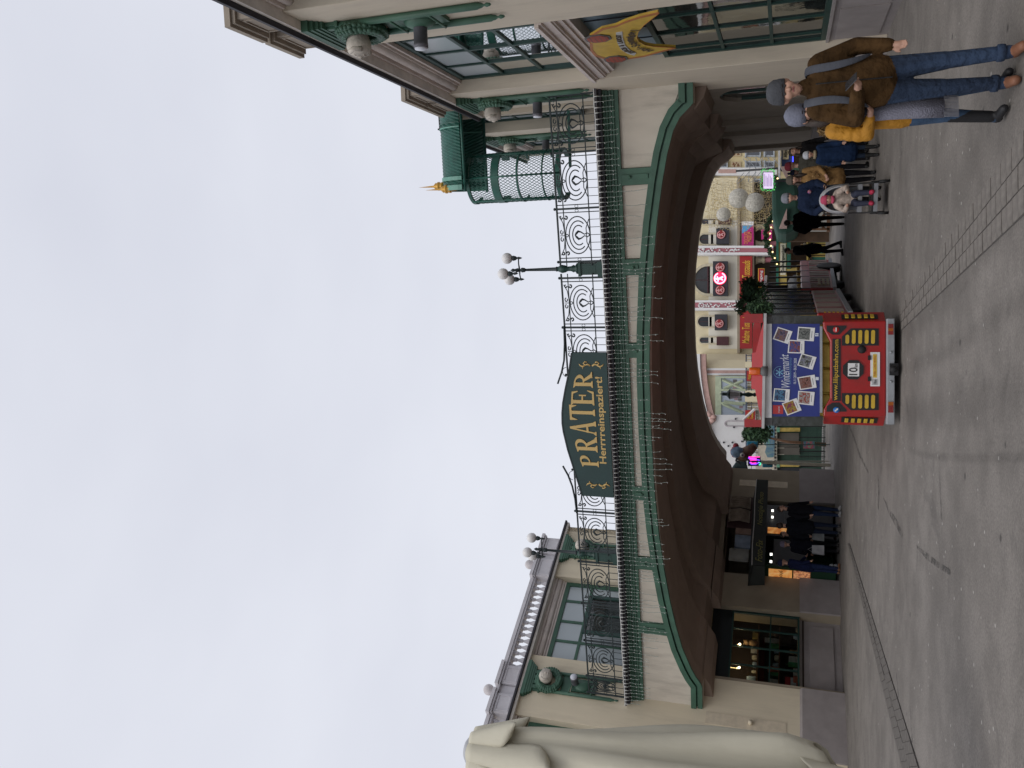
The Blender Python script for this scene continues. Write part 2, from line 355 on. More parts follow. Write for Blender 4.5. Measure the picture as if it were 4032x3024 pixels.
# ---------------------------------------------------------------- the arched bridge
PROF = [(0, 3.60), (.70, 3.60), (.81, 3.64), (1.02, 3.77), (1.28, 3.89), (1.86, 4.10), (2.55, 4.26), (3.33, 4.40), (4.21, 4.52), (5.2, 4.62), (6.29, 4.69), (8.0, 4.73), (9.44, 4.72), (10.5, 4.68), (11.88, 4.58), (13.04, 4.44), (13.94, 4.29), (14.52, 4.17), (14.99, 4.03), (15.26, 3.88), (15.42, 3.70), (15.52, 3.60), (16.0, 3.60)]
def offs(pr, d):
    out = []
    for i, (x, z) in enumerate(pr):
        a = pr[max(i-1, 0)]; b = pr[min(i+1, len(pr)-1)]; dx, dz = b[0]-a[0], b[1]-a[1]; l = math.hypot(dx, dz); out.append((x-dz/l*d, z+dx/l*d))
    return out
VW = 9.9
def vp(s, w):
    k = w/VW; a = s/15.97; return (a*15.97+k*(2.94*(1-a)-2.07*a), k*(9.03*(1-a)+10.82*a))
BR = thing('arched_bridge', 'cream and green road bridge with a wide flat arch between the two buildings', 'bridge', P0, BF.rz)
OUT = offs(PROF, .30); OUT[0] = (0, 3.9); OUT[-1] = (16, 3.9)
OUT = [(min(max(x, 0), 16), z) for x, z in OUT]
def oz(x):
    for (a, za), (b, zb) in zip(OUT, OUT[1:]):
        if a <= x <= b and b > a: return za+(zb-za)*(x-a)/(b-a)
    return 3.9
def sub(x0, x1, n=8): return [x0+(x1-x0)*i/n for i in range(n+1)]
m = M(); m.strip([(x, 5.5) for x, z in PROF], PROF, .08, .34); part('spandrel_wall', m, panelc, BR)
m = M(); m.strip(offs(PROF, .125), PROF, -.03, .08); m.strip(OUT, offs(PROF, .165), -.06, .08); m.strip(offs(PROF, .17), offs(PROF, .12), .03, .09)
part('arch_band', m, green, BR)
ribs = [(2.19, 2.52), (4.14, 4.49), (6.14, 6.49), (9.89, 10.24), (11.88, 12.25), (13.91, 14.27)]
for a, b in ribs:
    m = M(); m.prism([(a, 5.2), (b, 5.2)]+[(x, oz(x)) for x in sub(b, a, 3)], -.02, .08)
    m.box(a+.13, b-.13, -.05, -.02, oz((a+b)/2)+.03, 5.17); m.lathe([(.035, -.085), (.035, -.05)], ((a+b)/2, 0, 5.0), 8, 'y')
    part('frame_rib', m, green, BR)
edges = [0]+[e for r in ribs for e in r]+[16]
for i in range(0, len(edges), 2):
    a, b = edges[i], edges[i+1]; a += .0 if i == 0 else .012; b -= 0 if i == len(edges)-2 else .012
    m = M(); m.strip([(x, 5.188) for x in sub(a, b)], [(x, oz(x)+.005) for x in sub(a, b)], .045, .079); part('wall_panel', m, panelc, BR)
m = M()
for y, z0, z1 in [(-.02, 5.19, 5.29), (-.055, 5.29, 5.325), (-.03, 5.325, 5.42), (-.08, 5.42, 5.47), (-.12, 5.47, 5.52)]: m.box(0, 16, y, .2, z0, z1)
m.box(0, 16, -.07, -.05, 5.345, 5.36); part('cornice', m, green, BR)
m = M(); m.box(0, 16, -.24, .2, 5.522, 5.60); part('shadow_drip_band', m, gutter, BR)  # near-black drip band, the overhang's shadow painted into its colour
m = M(); m.box(-.0, 16.0, -.33, .4, 5.60, 5.665); m.prism([(0, .4), (16, .4), vp(15.97, 10.2), vp(0, 10.2)], 5.55, 5.64, 'xy'); part('deck_slab', m, mat('deck_grey', (.11, .11, .12), .8), BR)
# vault underside: ribs and recesses lofted to the narrower far side
SOFF = [(.0, 0), (.38, 0), (.38, .07), (2.2, .07), (2.2, .36), (3.5, .36), (3.5, .12), (5.5, .12), (5.5, .40), (7.6, .40), (7.6, .03), (9.9, .0)]
m = M(); vs = []; fs = []; n = len(PROF)
for w, l in SOFF:
    for i, (s, z) in enumerate(PROF):
        e = min(1, max(0, min(s-.5, 15.5-s)/.5)); q = vp(s, w+.02); vs.append((q[0], q[1], z+l*e+.002))
for k in range(len(SOFF)-1): fs += [(k*n+i, k*n+i+1, (k+1)*n+i+1, (k+1)*n+i) for i in range(n-1)]
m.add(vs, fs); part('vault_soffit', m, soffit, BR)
m = M(); a = [(*vp(s, 9.9), 5.55) for s, z in PROF]; b = [(*vp(s, 9.9), z) for s, z in PROF]; c = [(*vp(s, 10.2), 5.55) for s, z in PROF]; d = [(*vp(s, 10.2), z) for s, z in PROF]
m.add(a+b+c+d, [(i, i+n, i+n+1, i+1) for i in range(n-1)]+[(i+2*n, i+1+2*n, i+3*n+1, i+3*n) for i in range(n-1)]+[(i+n, i+3*n, i+3*n+1, i+n+1) for i in range(n-1)]); part('far_wall', m, panelc, BR)
for w0, w1 in ((.40, 2.18), (3.52, 5.48), (7.62, 9.85)):   # brackets where the vault ribs come down on the walls
    for s0, s1 in ((.0, .7), (15.97, 15.45)):
        m = M(); ws = [w0, w1]
        a = [(*vp(s0, w0), 3.35), (*vp(s0+(s1-s0)*.5, w0), 3.42), (*vp(s1, w0), 3.62), (*vp(s0, w0), 3.62)]
        b = [(*vp(s0, w1), 3.35), (*vp(s0+(s1-s0)*.5, w1), 3.42), (*vp(s1, w1), 3.62), (*vp(s0, w1), 3.62)]
        m.add(a+b, [(0, 1, 2, 3), (7, 6, 5, 4), (0, 4, 5, 1), (1, 5, 6, 2), (2, 6, 7, 3), (3, 7, 4, 0)])
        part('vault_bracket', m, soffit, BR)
for s, w in ((3.6, 2.5), (11.9, 2.2), (3.0, 6.0)):
    m = M(); m.lathe([(0, 0), (.09, .0), (.11, .06), (.11, .1)], (*vp(s, w), 4.68), 10)
    o = single('ceiling_lamp', m, black, {3.6: 'small dark dome lamp under the vault near the shop window', 11.9: 'small dark dome lamp under the vault on the right side'}.get(s, 'small dark dome lamp under the vault above the photo booth'), 'lamp', P0, BF.rz, 'dome lamps under the vault')
# ---------------------------------------------------------------- wrought-iron railing
def arc(cx, cz, rx, rz, a0, a1, n=18): return [(cx+rx*math.cos(math.radians(a0+(a1-a0)*i/n)), 0, cz+rz*math.sin(math.radians(a0+(a1-a0)*i/n))) for i in range(n+1)]
def scroll_bay(w, hx=1):
    """spiral ornament of one bay, centred on x=0, from the lower rail to the second rail"""
    m = M(); r = .014; k = w/1.19
    m.tube(arc(0, .535, .475*k, .285, 0, 360, 30), r, 5, False)
    m.tube(arc(0, .52, .365*k, .215, -38, 218), r, 5); m.tube(arc(0, .51, .25*k, .145, -35, 215), r, 5)
    for s in (-1, 1):
        m.tube([(0, 0, .25), (s*.05*k, 0, .31), (s*.02*k, 0, .38), (s*.08*k, 0, .46), (s*.10*k, 0, .52), (s*.05*k, 0, .565), (s*.0, 0, .60)], [r, r, r, r*1.2, r*2, r*2, r], 5)
        m.tube([(0, 0, .33), (s*.18*k, 0, .335), (s*.40*k, 0, .26)], r*.8, 5)
        m.tube([(s*.5*k, 0, .95), (s*.33*k, 0, .87), (s*.1*k, 0, .845), (0, 0, .84)], r*.8, 5)
        m.tube(arc(s*.455*k, .79, .035, .03, 90, 90+s*300, 9), r*1.3, 5); m.tube(arc(s*.46*k, .90, .03, .028, 0, s*280, 9), r*1.2, 5)
        m.tube(arc(s*.09*k, .91, .05*k, .03, 0, 300, 9), r, 5)
    m.tube(arc(0, .79, .03, .03, 0, 360, 10), r*.8, 5, False); m.tube([(0, 0, .82), (0, 0, .95)], r*.7, 5)
    return m
RY = -.27
def rail_run(label, spans, ends):
    """spans = list of (s0, s1); posts at every span end"""
    T = thing('bridge_railing', label, 'railing', BF.W(0, 0, 5.665), BF.rz, 'iron railing runs on the bridge')
    a, b = spans[0][0], spans[-1][1]; ps = sorted({round(p, 3) for sp_ in spans for p in sp_})
    for nm, z, h in (('top_rail', .975, .035), ('middle_rail', .83, .02), ('lower_rail', .235, .022)):
        m = M(); m.box(a-ends[0], b+ends[1], RY-h*.6, RY+h*.6, z, z+h); part(nm, m, iron, T)
    for p in ps:
        m = M(); m.box(p-.02, p+.02, RY-.02, RY+.02, 0, 1.01); m.ball((p, RY, 1.04), .035, 8); part('post', m, iron, T)
    for s0, s1 in spans:
        c = (s0+s1)/2; w = s1-s0-.17
        part('scroll_panel', scroll_bay(w*1.02), iron, T, loc=(c, RY, 0))
        for x in (s0+.085, s1-.085): m = M(); m.box(x-.01, x+.01, RY-.009, RY+.009, 0, .985); part('side_bar', m, iron, T)
        for x in (s0+.05, s1-.05): m = M(); m.tube([(x+q[0], RY, q[2]+.53) for q in arc(0, 0, .028, .04, 0, 360, 10)], .006, 5, False); part('iron_ring', m, iron, T)
        k = int(w/.17)
        for i in range(1, k):
            m = M(); m.box(-.006, .006, -.006, .006, 0, .235); part('baluster', m, iron, T, loc=(s0+.085+i*w/k, RY, 0))
    return T
rail_run('iron railing run between the right building and the right globe lamp', [(12.28, 13.49), (13.49, 14.72), (14.72, 15.92)], (.1, 0))
rail_run('iron railing run between the right globe lamp and the sign board', [(9.52, 10.71), (10.71, 11.90)], (0, .1))
rail_run('iron railing run between the sign board and the left globe lamp', [(4.70, 5.84), (5.84, 7.0)], (.1, 0))
rail_run('iron railing run between the left globe lamp and the left building', [(.23, .78), (.78, 1.93), (1.93, 3.10), (3.10, 4.37)], (.0, .1))
# raised curved handrails that lift off the railing beside the sign board
for lab, pts in (('curved handrail rising over the right shoulder of the sign board', [(10.75, 6.66), (10.3, 6.68), (9.9, 6.72), (9.6, 6.80), (9.3, 6.92)]), ('curved handrail rising over the left shoulder of the sign board', [(5.8, 6.66), (6.2, 6.68), (6.55, 6.73), (6.85, 6.82), (7.1, 6.94)])):
    m = M(); m.tube([(x, RY-.03, z) for x, z in pts], .024, 6); q = pts[3]
    m.tube([(q[0]+a*.12, RY-.03, q[1]-.12+b*.1) for a, b in [(math.cos(t/6*3.14), math.sin(t/6*3.14)) for t in range(7)]], .008, 5)
    single('curved_handrail', m, iron, lab, 'handrail', P0, BF.rz, 'curved handrails beside the sign')
# ---------------------------------------------------------------- the sign board on the bridge
SG = thing('bridge_sign', 'dark green sign board with gold lettering in the middle of the bridge', 'sign', BF.W(0, 0, 0), BF.rz)
top = [(10.12, 6.50), (9.67, 6.59), (9.19, 6.72), (8.85, 6.80), (8.58, 6.84), (8.30, 6.855), (8.08, 6.84), (7.59, 6.76), (7.09, 6.64), (6.63, 6.53), (6.35, 6.47)]
m = M(); m.prism([(6.35, 5.655), (10.12, 5.655)]+top, -.40, -.33); part('board', m, signgreen, SG)
m = M(); m.strip([(x, z+.012) for x, z in top[::-1]], [(x, z-.02) for x, z in top[::-1]], -.41, -.402); part('board_rim', m, iron, SG)
def serif_letter(ch):
    """outline pieces in a 1x1 box"""
    P = []
    def stem(x0, x1): P.append([(x0, 0), (x0, 1), (x1, 1), (x1, 0)]); ser(x0, x1, 0); ser(x0, x1, 1)
    def ser(x0, x1, t, e=.11):
        y = 0 if t == 0 else 1; h = .06 if t == 0 else -.06
        P.append([(x0-e, y), (x1+e, y), (x1+e*.9, y+h*.7), (x1, y+h*1.7), (x0, y+h*1.7), (x0-e*.9, y+h*.7)])
    def ring(cx, cy, ro, rh, ri, rhi, a0, a1, n=14):
        for i in range(n):
            t0, t1 = [math.radians(a0+(a1-a0)*k/n) for k in (i, i+1)]
            P.append([(cx+ro*math.cos(t0), cy+rh*math.sin(t0)), (cx+ro*math.cos(t1), cy+rh*math.sin(t1)), (cx+ri*math.cos(t1), cy+rhi*math.sin(t1)), (cx+ri*math.cos(t0), cy+rhi*math.sin(t0))])
    if ch in 'PR':
        stem(.13, .34); ring(.40, .73, .42, .27, .22, .20, -90, 90); P.append([(.3, 1), (.42, 1), (.42, .93), (.3, .93)]); P.append([(.3, .46), (.42, .46), (.42, .53), (.3, .53)])
        if ch == 'R': P.append([(.38, .5), (.55, .5), (.93, .0), (.68, 0)]); ser(.72, .9, 0, .1)
    if ch == 'A':
        P.append([(.10, 0), (.19, 0), (.50, .9), (.44, 1)]); P.append([(.44, 1), (.58, 1), (.93, 0), (.70, 0), (.46, .8)]); P.append([(.2, .30), (.75, .30), (.75, .38), (.2, .38)])
        ser(.1, .18, 0, .09); ser(.72, .9, 0, .09)
    if ch == 'T':
        stem(.39, .61); P.append([(.05, 1), (.95, 1), (.95, .92), (.05, .92)]); P.append([(.05, 1), (.05, .74), (.0, .70), (-.02, 1)]); P.append([(.05, .95), (.05, .74), (.18, .93)]); P.append([(.95, .95), (.82, .93), (.95, .74)]); P.append([(.95, 1), (1.02, 1), (1.0, .70), (.95, .74)])
    if ch == 'E':
        stem(.13, .34); P.append([(.3, 1), (.86, 1), (.92, .72), (.86, .74), (.74, .93), (.3, .93)]); P.append([(.3, 0), (.88, 0), (.97, .30), (.91, .28), (.76, .08), (.3, .08)])
        P.append([(.3, .48), (.62, .48), (.62, .55), (.3, .55)]); P.append([(.60, .36), (.68, .34), (.68, .68), (.60, .66)])
    return P
# letter boxes read off the photograph: (letter, bottom-left px, top-left px ...) as (x_bottom, x_top, y_left, y_right)
for ch, xb, xt, yl, yr in [('P', 2357, 2284, 1841, 1786), ('R', 2352, 2265, 1783, 1720), ('A', 2348, 2245, 1716, 1659), ('T', 2343, 2243, 1655, 1597), ('E', 2339, 2250, 1598, 1535), ('R', 2333, 2262, 1529, 1464)]:
    ym = (yl+yr)/2; s0, _ = BF.L(xb, yl, -.41); s1, _ = BF.L(xb, yr, -.41); zb = BF.L(xb, ym, -.41)[1]; zt = BF.L(xt, ym, -.41)[1]
    m = M(); slope = {'P': .12, 'R': .0, 'A': .06, 'T': 0, 'E': -.05}[ch]
    if ch == 'R' and yl > 1700: slope = .10
    elif ch == 'R': slope = -.09
    for k, pl in enumerate(serif_letter(ch)):
        q = [(s0+(s1-s0)*a, zb+(zt-zb)*b+(a-.5)*slope*b) for a, b in pl]; m.prism(q, -.415-.0004*k, -.398)
    part('sign_letter', m, gold, SG)
s0, z0 = BF.L(2379, 1826, -.41); s1, z1 = BF.L(2360, 1484, -.41)
text('Herrrreinspaziert!', gold, SG, ((s0+s1)/2, -.402, (z0+z1)/2), width=s1-s0, height=.225, ext=.006, thick=.018)
for sx, c in ((1, 6.68), (-1, 9.82)):
    m = M()
    for t in (-1, 1):
        cz = 6.03; P_ = [(0, 0), (.05, .06), (.03, .13), (.08, .17), (.13, .13), (.11, .08)]
        m.tube([(c+sx*(.02-a*.8)+.0, -.405, cz+t*(b+.02)) for a, b in P_], [.02, .024, .02, .018, .014, .018], 6)
        m.tube([(c+sx*(.0-.0), -.405, cz+t*.14), (c+sx*.04, -.405, cz+t*.21), (c+sx*.01, -.405, cz+t*.27), (c+sx*-.03, -.405, cz+t*.30)], [.018, .024, .018, .006], 6)
        m.tube([(c+sx*.04, -.405, cz+t*.21), (c+sx*.1, -.405, cz+t*.22)], [.016, .004], 5)
    part('gold_scroll', m, gold, SG)
# ---------------------------------------------------------------- globe lamps on the bridge
def globe_lamp(label, s, dirs, zt):
    T = thing('globe_lamp', label, 'street lamp', BF.W(s, -.12, 5.665), BF.rz, 'three-globe lamps on the bridge')
    m = M(); m.box(-.17, .17, -.17, .17, 0, .12); m.box(-.13, .13, -.13, .13, .12, .52); m.box(-.16, .16, -.16, .16, .52, .58)
    for a in (-1, 1):
        m.box(-.09, .09, a*.135, a*.13, .17, .47); m.box(a*.135, a*.13, -.09, .09, .17, .47)
    m.lathe([(.12, .58), (.13, .64), (.07, .68), (.09, .72), (.06, .78), (.055, .86), (.085, .92), (.1, 1.0), (.055, 1.1)], n=12); part('base', m, greenD, T)
    m = M(); m.lathe([(.055, 1.1), (.06, 1.14), (.045, 1.16), (.03, zt-.35), (.05, zt-.33), (.06, zt-.26), (.03, zt-.22), (.05, zt-.15), (.03, zt-.08), (.045, zt-.03), (0, zt+.04)], n=10); part('shaft', m, iron, T)
    for d in dirs:
        x, y = .29*math.cos(math.radians(d)), .29*math.sin(math.radians(d))
        m = M(); m.tube([(0, 0, zt-.2), (x*.5, y*.5, zt-.17), (x, y, zt-.16)], [.022, .016, .014], 6); m.lathe([(0, -.26), (.02, -.22), (.035, -.16), (.02, -.13), (.05, -.09), (.065, -.03), (.05, 0)], (x, y, zt), 10); part('arm', m, iron, T)
        m = M(); m.ball((x, y, zt+.125), .135, 18); part('globe', m, globe, T)
    return T
globe_lamp('right green globe lamp standing behind the bridge railing with sky behind it', 12.09, (20, 150, 265), 2.25)
globe_lamp('left green globe lamp on the bridge in front of the balustraded building', 4.53, (35, 160, 280), 2.27)
# ---------------------------------------------------------------- icicle lights
IC = thing('icicle_lights', 'curtain of unlit icicle fairy lights hanging along the bridge edge', 'fairy lights', BF.W(0, 0, 0), BF.rz)
m = M(); pts = [(i*.16, -.345+random.uniform(-.006, .006), 5.645+random.uniform(-.01, .012)) for i in range(101)]; m.tube([(min(x, 16), y, z) for x, y, z in pts], .013, 5); part('cable', m, wire, IC)
rnd = random.Random(3); x = .08
while x < 15.92:
    L_ = rnd.choice([.42, .9, .5, 1.2, .95, 1.15, 1.3, .47, 1.05, 1.42]) if 1.6 < x < 13.9 else rnd.choice([.42, .5, .7])
    if x > 13.9: L_ = rnd.choice([.4, .45, .42])
    m = M(); z = 0; pts = []; k = int(L_/.07); px = 0
    for i in range(k+1):
        py = -.0 if z > -.1 else .05; pts.append((px, py+rnd.uniform(-.01, .01), z)); z -= L_/k; px += rnd.uniform(-.008, .008)*(1 if i < 6 else 1.8)
    m.tube(pts, .0058, 3, False); m.cur = 1; m.lathe([(.014, .0), (.012, -.05), (.003, -.12)], (0, 0, 0), 5)
    for i, p in enumerate(pts[2:]):
        if i % 2 == 0: m.tube([p, (p[0]+rnd.choice((-1, 1))*.022, p[1], p[2]-.02)], .0065, 3)
    part('light_strand', m, [wirec, wire], IC, loc=(x, -.35, 5.64)); x += rnd.uniform(.095, .135)
# ---------------------------------------------------------------- the two matching buildings
def ornament(T, xc, zo, zb, lamp=True):
    """green wreath pilaster with a carved head, at local x=xc; zo lifts it; zb bottom of the bars"""
    m = M()
    for s in (-1, 1):
        m.lathe([(0, zb-.02), (.02, zb+.0), (.032, zb+.05), (.014, zb+.09), (.035, zb+.13), (.04, zb+.17), (.052, zb+.2), (.052, 8.15+zo)], (xc+s*.30, -.05, 0), 10)
    m.box(xc-.34, xc+.34, -.05, .0, 8.2+zo, 8.5+zo); m.box(xc-.29, xc+.29, -.03, .0, 7.3+zo, 7.56+zo)
    for k, (w, z0, z1) in enumerate([(.56, 8.55, 8.66), (.51, 8.49, 8.55), (.46, 8.43, 8.49), (.42, 8.38, 8.43), (.38, 8.15, 8.2)]): m.box(xc-w, xc+w, -.16+.02*k, .0, z0+zo, z1+zo)
    for s in (-.24, -.08, .08, .24): m.box(xc+s-.05, xc+s+.05, -.09, -.05, 8.2+zo, 8.38+zo)
    part('green_pilaster', m, green, T)
    m = M(); rr = random.Random(int(xc*10)+5); R_ = .30; n1 = 30
    for i in range(n1):
        t = 2*math.pi*i/n1
        for k in range(6):
            a = k*1.05+i; c = (xc+(R_+.07*math.cos(a))*math.cos(t), -.10-.06*math.sin(a)-.02, 7.93+zo+(R_+.07*math.cos(a))*math.sin(t)); m.ball(c, .042+rr.random()*.02, 6, (1.3, .7, .8))
    m.tube([(xc+R_*math.cos(2*math.pi*i/24), -.1, 7.93+zo+R_*math.sin(2*math.pi*i/24)) for i in range(25)], .10, 8, False)
    part('wreath', m, green, T)
    h = M(); h.lathe([(0, -.46), (.10, -.445), (.16, -.40), (.19, -.33), (.19, -.25), (.16, -.18), (.12, .0)], (xc, 0, 8.0+zo), 18, 'y')
    h.ball((xc, -.445, 7.98+zo), .045, 8, (.6, 1, 1.2))
    for s in (-1, 1): h.ball((xc+s*.07, -.435, 8.03+zo), .035, 8, (1.2, .6, .7)); h.tube([(xc+s*.12, -.40, 8.10+zo), (xc+s*.165, -.37, 8.0+zo), (xc+s*.13, -.38, 7.88+zo)], .04, 6)
    h.tube([(xc-.04, -.445, 7.91+zo), (xc+.04, -.445, 7.91+zo)], .018, 5)
    part('carved_head', h, stone, T)
    if lamp:
        m = M(); m.box(xc-.2, xc+.2, -.06, 0, 6.55+zo, 7.25+zo); m.tube([(xc-.3, -.1, 6.66+zo), (xc, -.14, 6.6+zo), (xc+.3, -.1, 6.66+zo)], .02, 6); m.tube([(xc-.3, -.1, 7.3+zo), (xc, -.14, 7.24+zo), (xc+.3, -.1, 7.3+zo)], .02, 6)
        m.ball((xc, -.05, 6.95+zo), .2, 12, (1, .6, 1.3)); part('lamp_bracket', m, green, T)
def roof_lamp(fr, xc, zo, label):
    T = thing('wall_lamp', label, 'lamp', fr.W(xc, -.1, 6.95+zo), fr.rz, 'cylinder lamps on the building fronts')
    m = M(); m.lathe([(.08, -.02), (.105, -.06), (.105, -.28), (.11, -.28), (.11, -.34)], n=18, axis='y'); part('housing', m, mat('lamp_housing', (.12, .12, .14), .5), T)
    m = M(); m.lathe([(.0, -.365), (.095, -.36), (.1, -.341)], n=18, axis='y'); part('lens', m, mat('lamp_lens', (.55, .57, .62), .3), T)
def pier(T, x0, x1, zt, z0=0, pl=True):
    m = M(); m.box(x0, x1, 0, .7, z0, zt); part('pier', m, cream if T is RB else creamL, T, bevel=.012)
    if pl and z0 == 0:
        m = M(); m.box(x0-.0, x1+.0, -.07, .0, 0, 1.04); m.prism([(-.07, 1.04), (-.07, 1.06), (0, 1.12), (0, 1.04)], x0, x1, 'yz'); part('plinth', m, plinth, T)
def frame_window(T, x0, x1, z0, z1, y, cols, rows, fm, gm, fw=.07, mw=.035, name='window', subs=None):
    """frame ring, mullions, and one pane object per light; cols/rows are fractions"""
    m = M()
    m.box(x0, x1, y-.05, y+.03, z1-fw, z1); m.box(x0, x1, y-.05, y+.03, z0, z0+fw)
    m.box(x0, x0+fw, y-.05, y+.03, z0+fw, z1-fw); m.box(x1-fw, x1, y-.05, y+.03, z0+fw, z1-fw)
    X = [x0+(x1-x0)*c for c in cols]; Z = [z0+(z1-z0)*r for r in rows]
    for i, x in enumerate(X): m.box(x-mw, x+mw, y-.035, y+.025, z0+fw, z1-fw)
    for z in Z: m.box(x0+fw, x1-fw, y-.033, y+.022, z-mw, z+mw)
    w = part(name, m, fm, T)
    X = [x0+fw-.0]+X+[x1-fw]; Z = [z0+fw]+Z+[z1-fw]
    for j in range(len(Z)-1):
        for i in range(len(X)-1):
            p = M(); p.box(X[i], X[i+1], y+.0, y+.012, Z[j], Z[j+1]); g_ = gm(i, j) if callable(gm) else gm
            part('pane', p, g_, w)
    return w
def bay(T, x0, x1, zo=0, low=True, header=True):
    y = .33; cm = cream if T is RB else creamL
    w = x1-x0
    if low:
        m = M(); m.box(x0, x1, y-.06, y+.3, 0, 1.0); m.box(x0, x1, y-.1, y+.3, 1.0, 1.05)
        for k in range(2):
            a = x0+.12+(w-.2)/2*k; b = a+(w-.4)/2
            m.box(a, b, y-.085, y-.06, .16, .9)
        part('plinth_panel', m, plinth, T)
        frame_window(T, x0, x1, 1.05, 4.02, y, [.12, .38, .62, .88] if w > 3.5 else [.25, .5, .75], [.32, .62], greenD, glassD, .09, .03)
        m = M(); m.box(x0, x1, y+.02, y+.05, 4.02, 5.03); part('fascia_panel', m, bluefas, T)
        for i in range(1, 6):
            m = M(); m.box(x0+w*i/6-.006, x0+w*i/6+.006, y+.0, y+.02, 4.04, 5.0); part('panel_joint', m, gutter, T)
    m = M()
    if low:
        for k, (a, b, d) in enumerate([(5.03, 5.11, .14), (5.11, 5.2, .1), (5.2, 5.23, .05), (5.23, 5.36, .02), (5.36, 5.40, -.02), (5.40, 5.47, -.07)]): m.box(x0+.004, x1-.004, d, y+.3, a, b)
        part('string_course', m, mould, T)
    frame_window(T, x0, x1, 5.5+zo, 8.36+zo, y-.01, [.25, .5, .75], [.36, .66], greenD if T is RB else green, lambda i, j: glassF if (j == 2 or T is not RB or zo) else coated, .11, .035)
    if header:
        m = M()
        for a, b, d in [(8.36, 8.42, .20), (8.42, 8.45, .16)]: m.box(x0+.004, x1-.004, d, y+.2, a+zo, b+zo)
        m.lathe([(.085, x0+.006), (.085, x1-.006)], (0, .15, 8.53+zo), 12, 'x'); m.box(x0+.004, x1-.004, .03, y+.2, 8.6+zo, 8.66+zo); part('window_head_moulding', m, mould, T)
def roofline(T, x0, x1, zo=0):
    m = M(); m.box(x0, x1, -.14, .9, 8.66+zo, 8.735+zo); part('eaves_board', m, mat('eaves_white', (.68, .63, .57), .8, dirt=(.3, .26, .24, .4)), T)
    m = M(); m.prism([(-.18, 8.735+zo), (-.22, 8.745+zo), (-.22, 8.80+zo), (-.19, 8.80+zo), (-.18, 8.76+zo), (.95, 8.80+zo), (.95, 8.735+zo)], x0-.02, x1+.02, 'yz'); part('gutter', m, gutter, T)
def pedestal(T, x0, x1, y0, pm, panel=True):
    m = M(); m.box(x0, x1, y0, y0+.45, 8.82, 9.50); m.box(x0-.05, x1+.05, y0-.07, y0+.5, 9.50, 9.56); m.box(x0-.09, x1+.09, y0-.12, y0+.55, 9.56, 9.66); m.box(x0-.06, x1+.06, y0-.08, y0+.5, 8.86, 8.98)
    if panel:
        for a, b, c, d in ((x0+.06, x1-.06, 9.05, 9.08), (x0+.06, x1-.06, 9.42, 9.45), (x0+.06, x0+.09, 9.08, 9.42), (x1-.09, x1-.06, 9.08, 9.42)): m.box(a, b, y0-.02, y0, c, d)
    part('parapet_pedestal', m, pm, T)
BAL = None
coated = mat('coated_glass', (.72, .75, .78), .03, .05, 1, .01, 2, metal=1)
def balustrade(T, x0, x1, y0, pm, sp_=.222):
    global BAL
    m = M(); m.box(x0, x1, y0+.02, y0+.4, 8.79, 8.95); part('balustrade_base', m, pm, T)
    m = M(); m.box(x0, x1, y0+.04, y0+.36, 9.47, 9.53); m.box(x0, x1, y0-.0, y0+.42, 9.53, 9.64); part('balustrade_rail', m, pm, T)
    if BAL is None:
        b = M(); b.box(-.075, .075, -.075, .075, 0, .04); b.lathe([(.06, .04), (.045, .07), (.07, .10), (.088, .15), (.085, .19), (.05, .27), (.036, .33), (.04, .36), (.06, .37), (.05, .39), (.065, .42), (.065, .5)], n=10); b.box(-.07, .07, -.07, .07, .48, .52)
        BAL = b.mesh('baluster', pm)
    n = int((x1-x0)/sp_); d = (x1-x0)/n
    for i in range(n): ob('baluster', BAL, T, (x0+d*(i+.5), y0+.2, 8.95))
RB = thing('right_building', 'cream two-storey building with green windows and a wreath pilaster on the right', 'building', C0, RF.rz)
RB.name = 'corner_building'
for a, b in ((-.9, 1.15), (5.28, 7.33), (11.4, 13.4)): pier(RB, a, b, 8.66)
bay(RB, 1.15, 5.28); bay(RB, 7.33, 11.4); roofline(RB, -.95, 13.4)
m = M(); m.box(-.9, 13.4, .63, 8, 0, 8.66); part('core_wall', m, cream, RB)
ornament(RB, .2, 0, 5.72); ornament(RB, 6.3, 0, 5.72)
pedR = mat('tan_parapet', (.36, .31, .25), .85, .1, 4, .2, dirt=(.2, .16, .13, .5))
for a, b in ((.45-.9, .85-.2), (.85+.05, 1.75)): pass
for x0, x1 in ((-.62, .32), (.5, 1.35), (5.45, 6.25), (6.5, 7.25)): pedestal(RB, x0, x1, .02, pedR)
m = M(); m.box(-.9, 13.4, .7, 1.1, 8.86, 9.5); part('parapet_wall', m, pedR, RB)
roof_lamp(RF, .2, 0, 'grey cylinder lamp on the right building next to the bridge railing'); roof_lamp(RF, 6.3, 0, 'large grey cylinder lamp on the nearest pier of the right building')
# passage wall beneath the bridge, right side
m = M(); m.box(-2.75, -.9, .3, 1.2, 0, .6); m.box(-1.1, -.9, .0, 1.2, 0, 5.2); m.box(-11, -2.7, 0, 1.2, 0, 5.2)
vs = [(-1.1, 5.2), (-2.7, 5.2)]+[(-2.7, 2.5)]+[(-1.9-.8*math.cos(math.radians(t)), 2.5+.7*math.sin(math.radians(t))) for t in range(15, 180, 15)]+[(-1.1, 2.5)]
m.prism(vs, 0, 1.2); part('passage_wall', m, mat('shaded_passage_plaster', (.25, .215, .17), .9, .1, 2, .25, dirt=(.15, .125, .10, .5)), RB)  # plaster colour lowered to carry the shade beneath the arch
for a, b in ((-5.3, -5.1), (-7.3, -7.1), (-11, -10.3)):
    m = M(); m.box(a, b, -.12, 0, 1.1, 4.0); part('passage_pilaster', m, mat('shaded_passage_plaster', ()), RB)
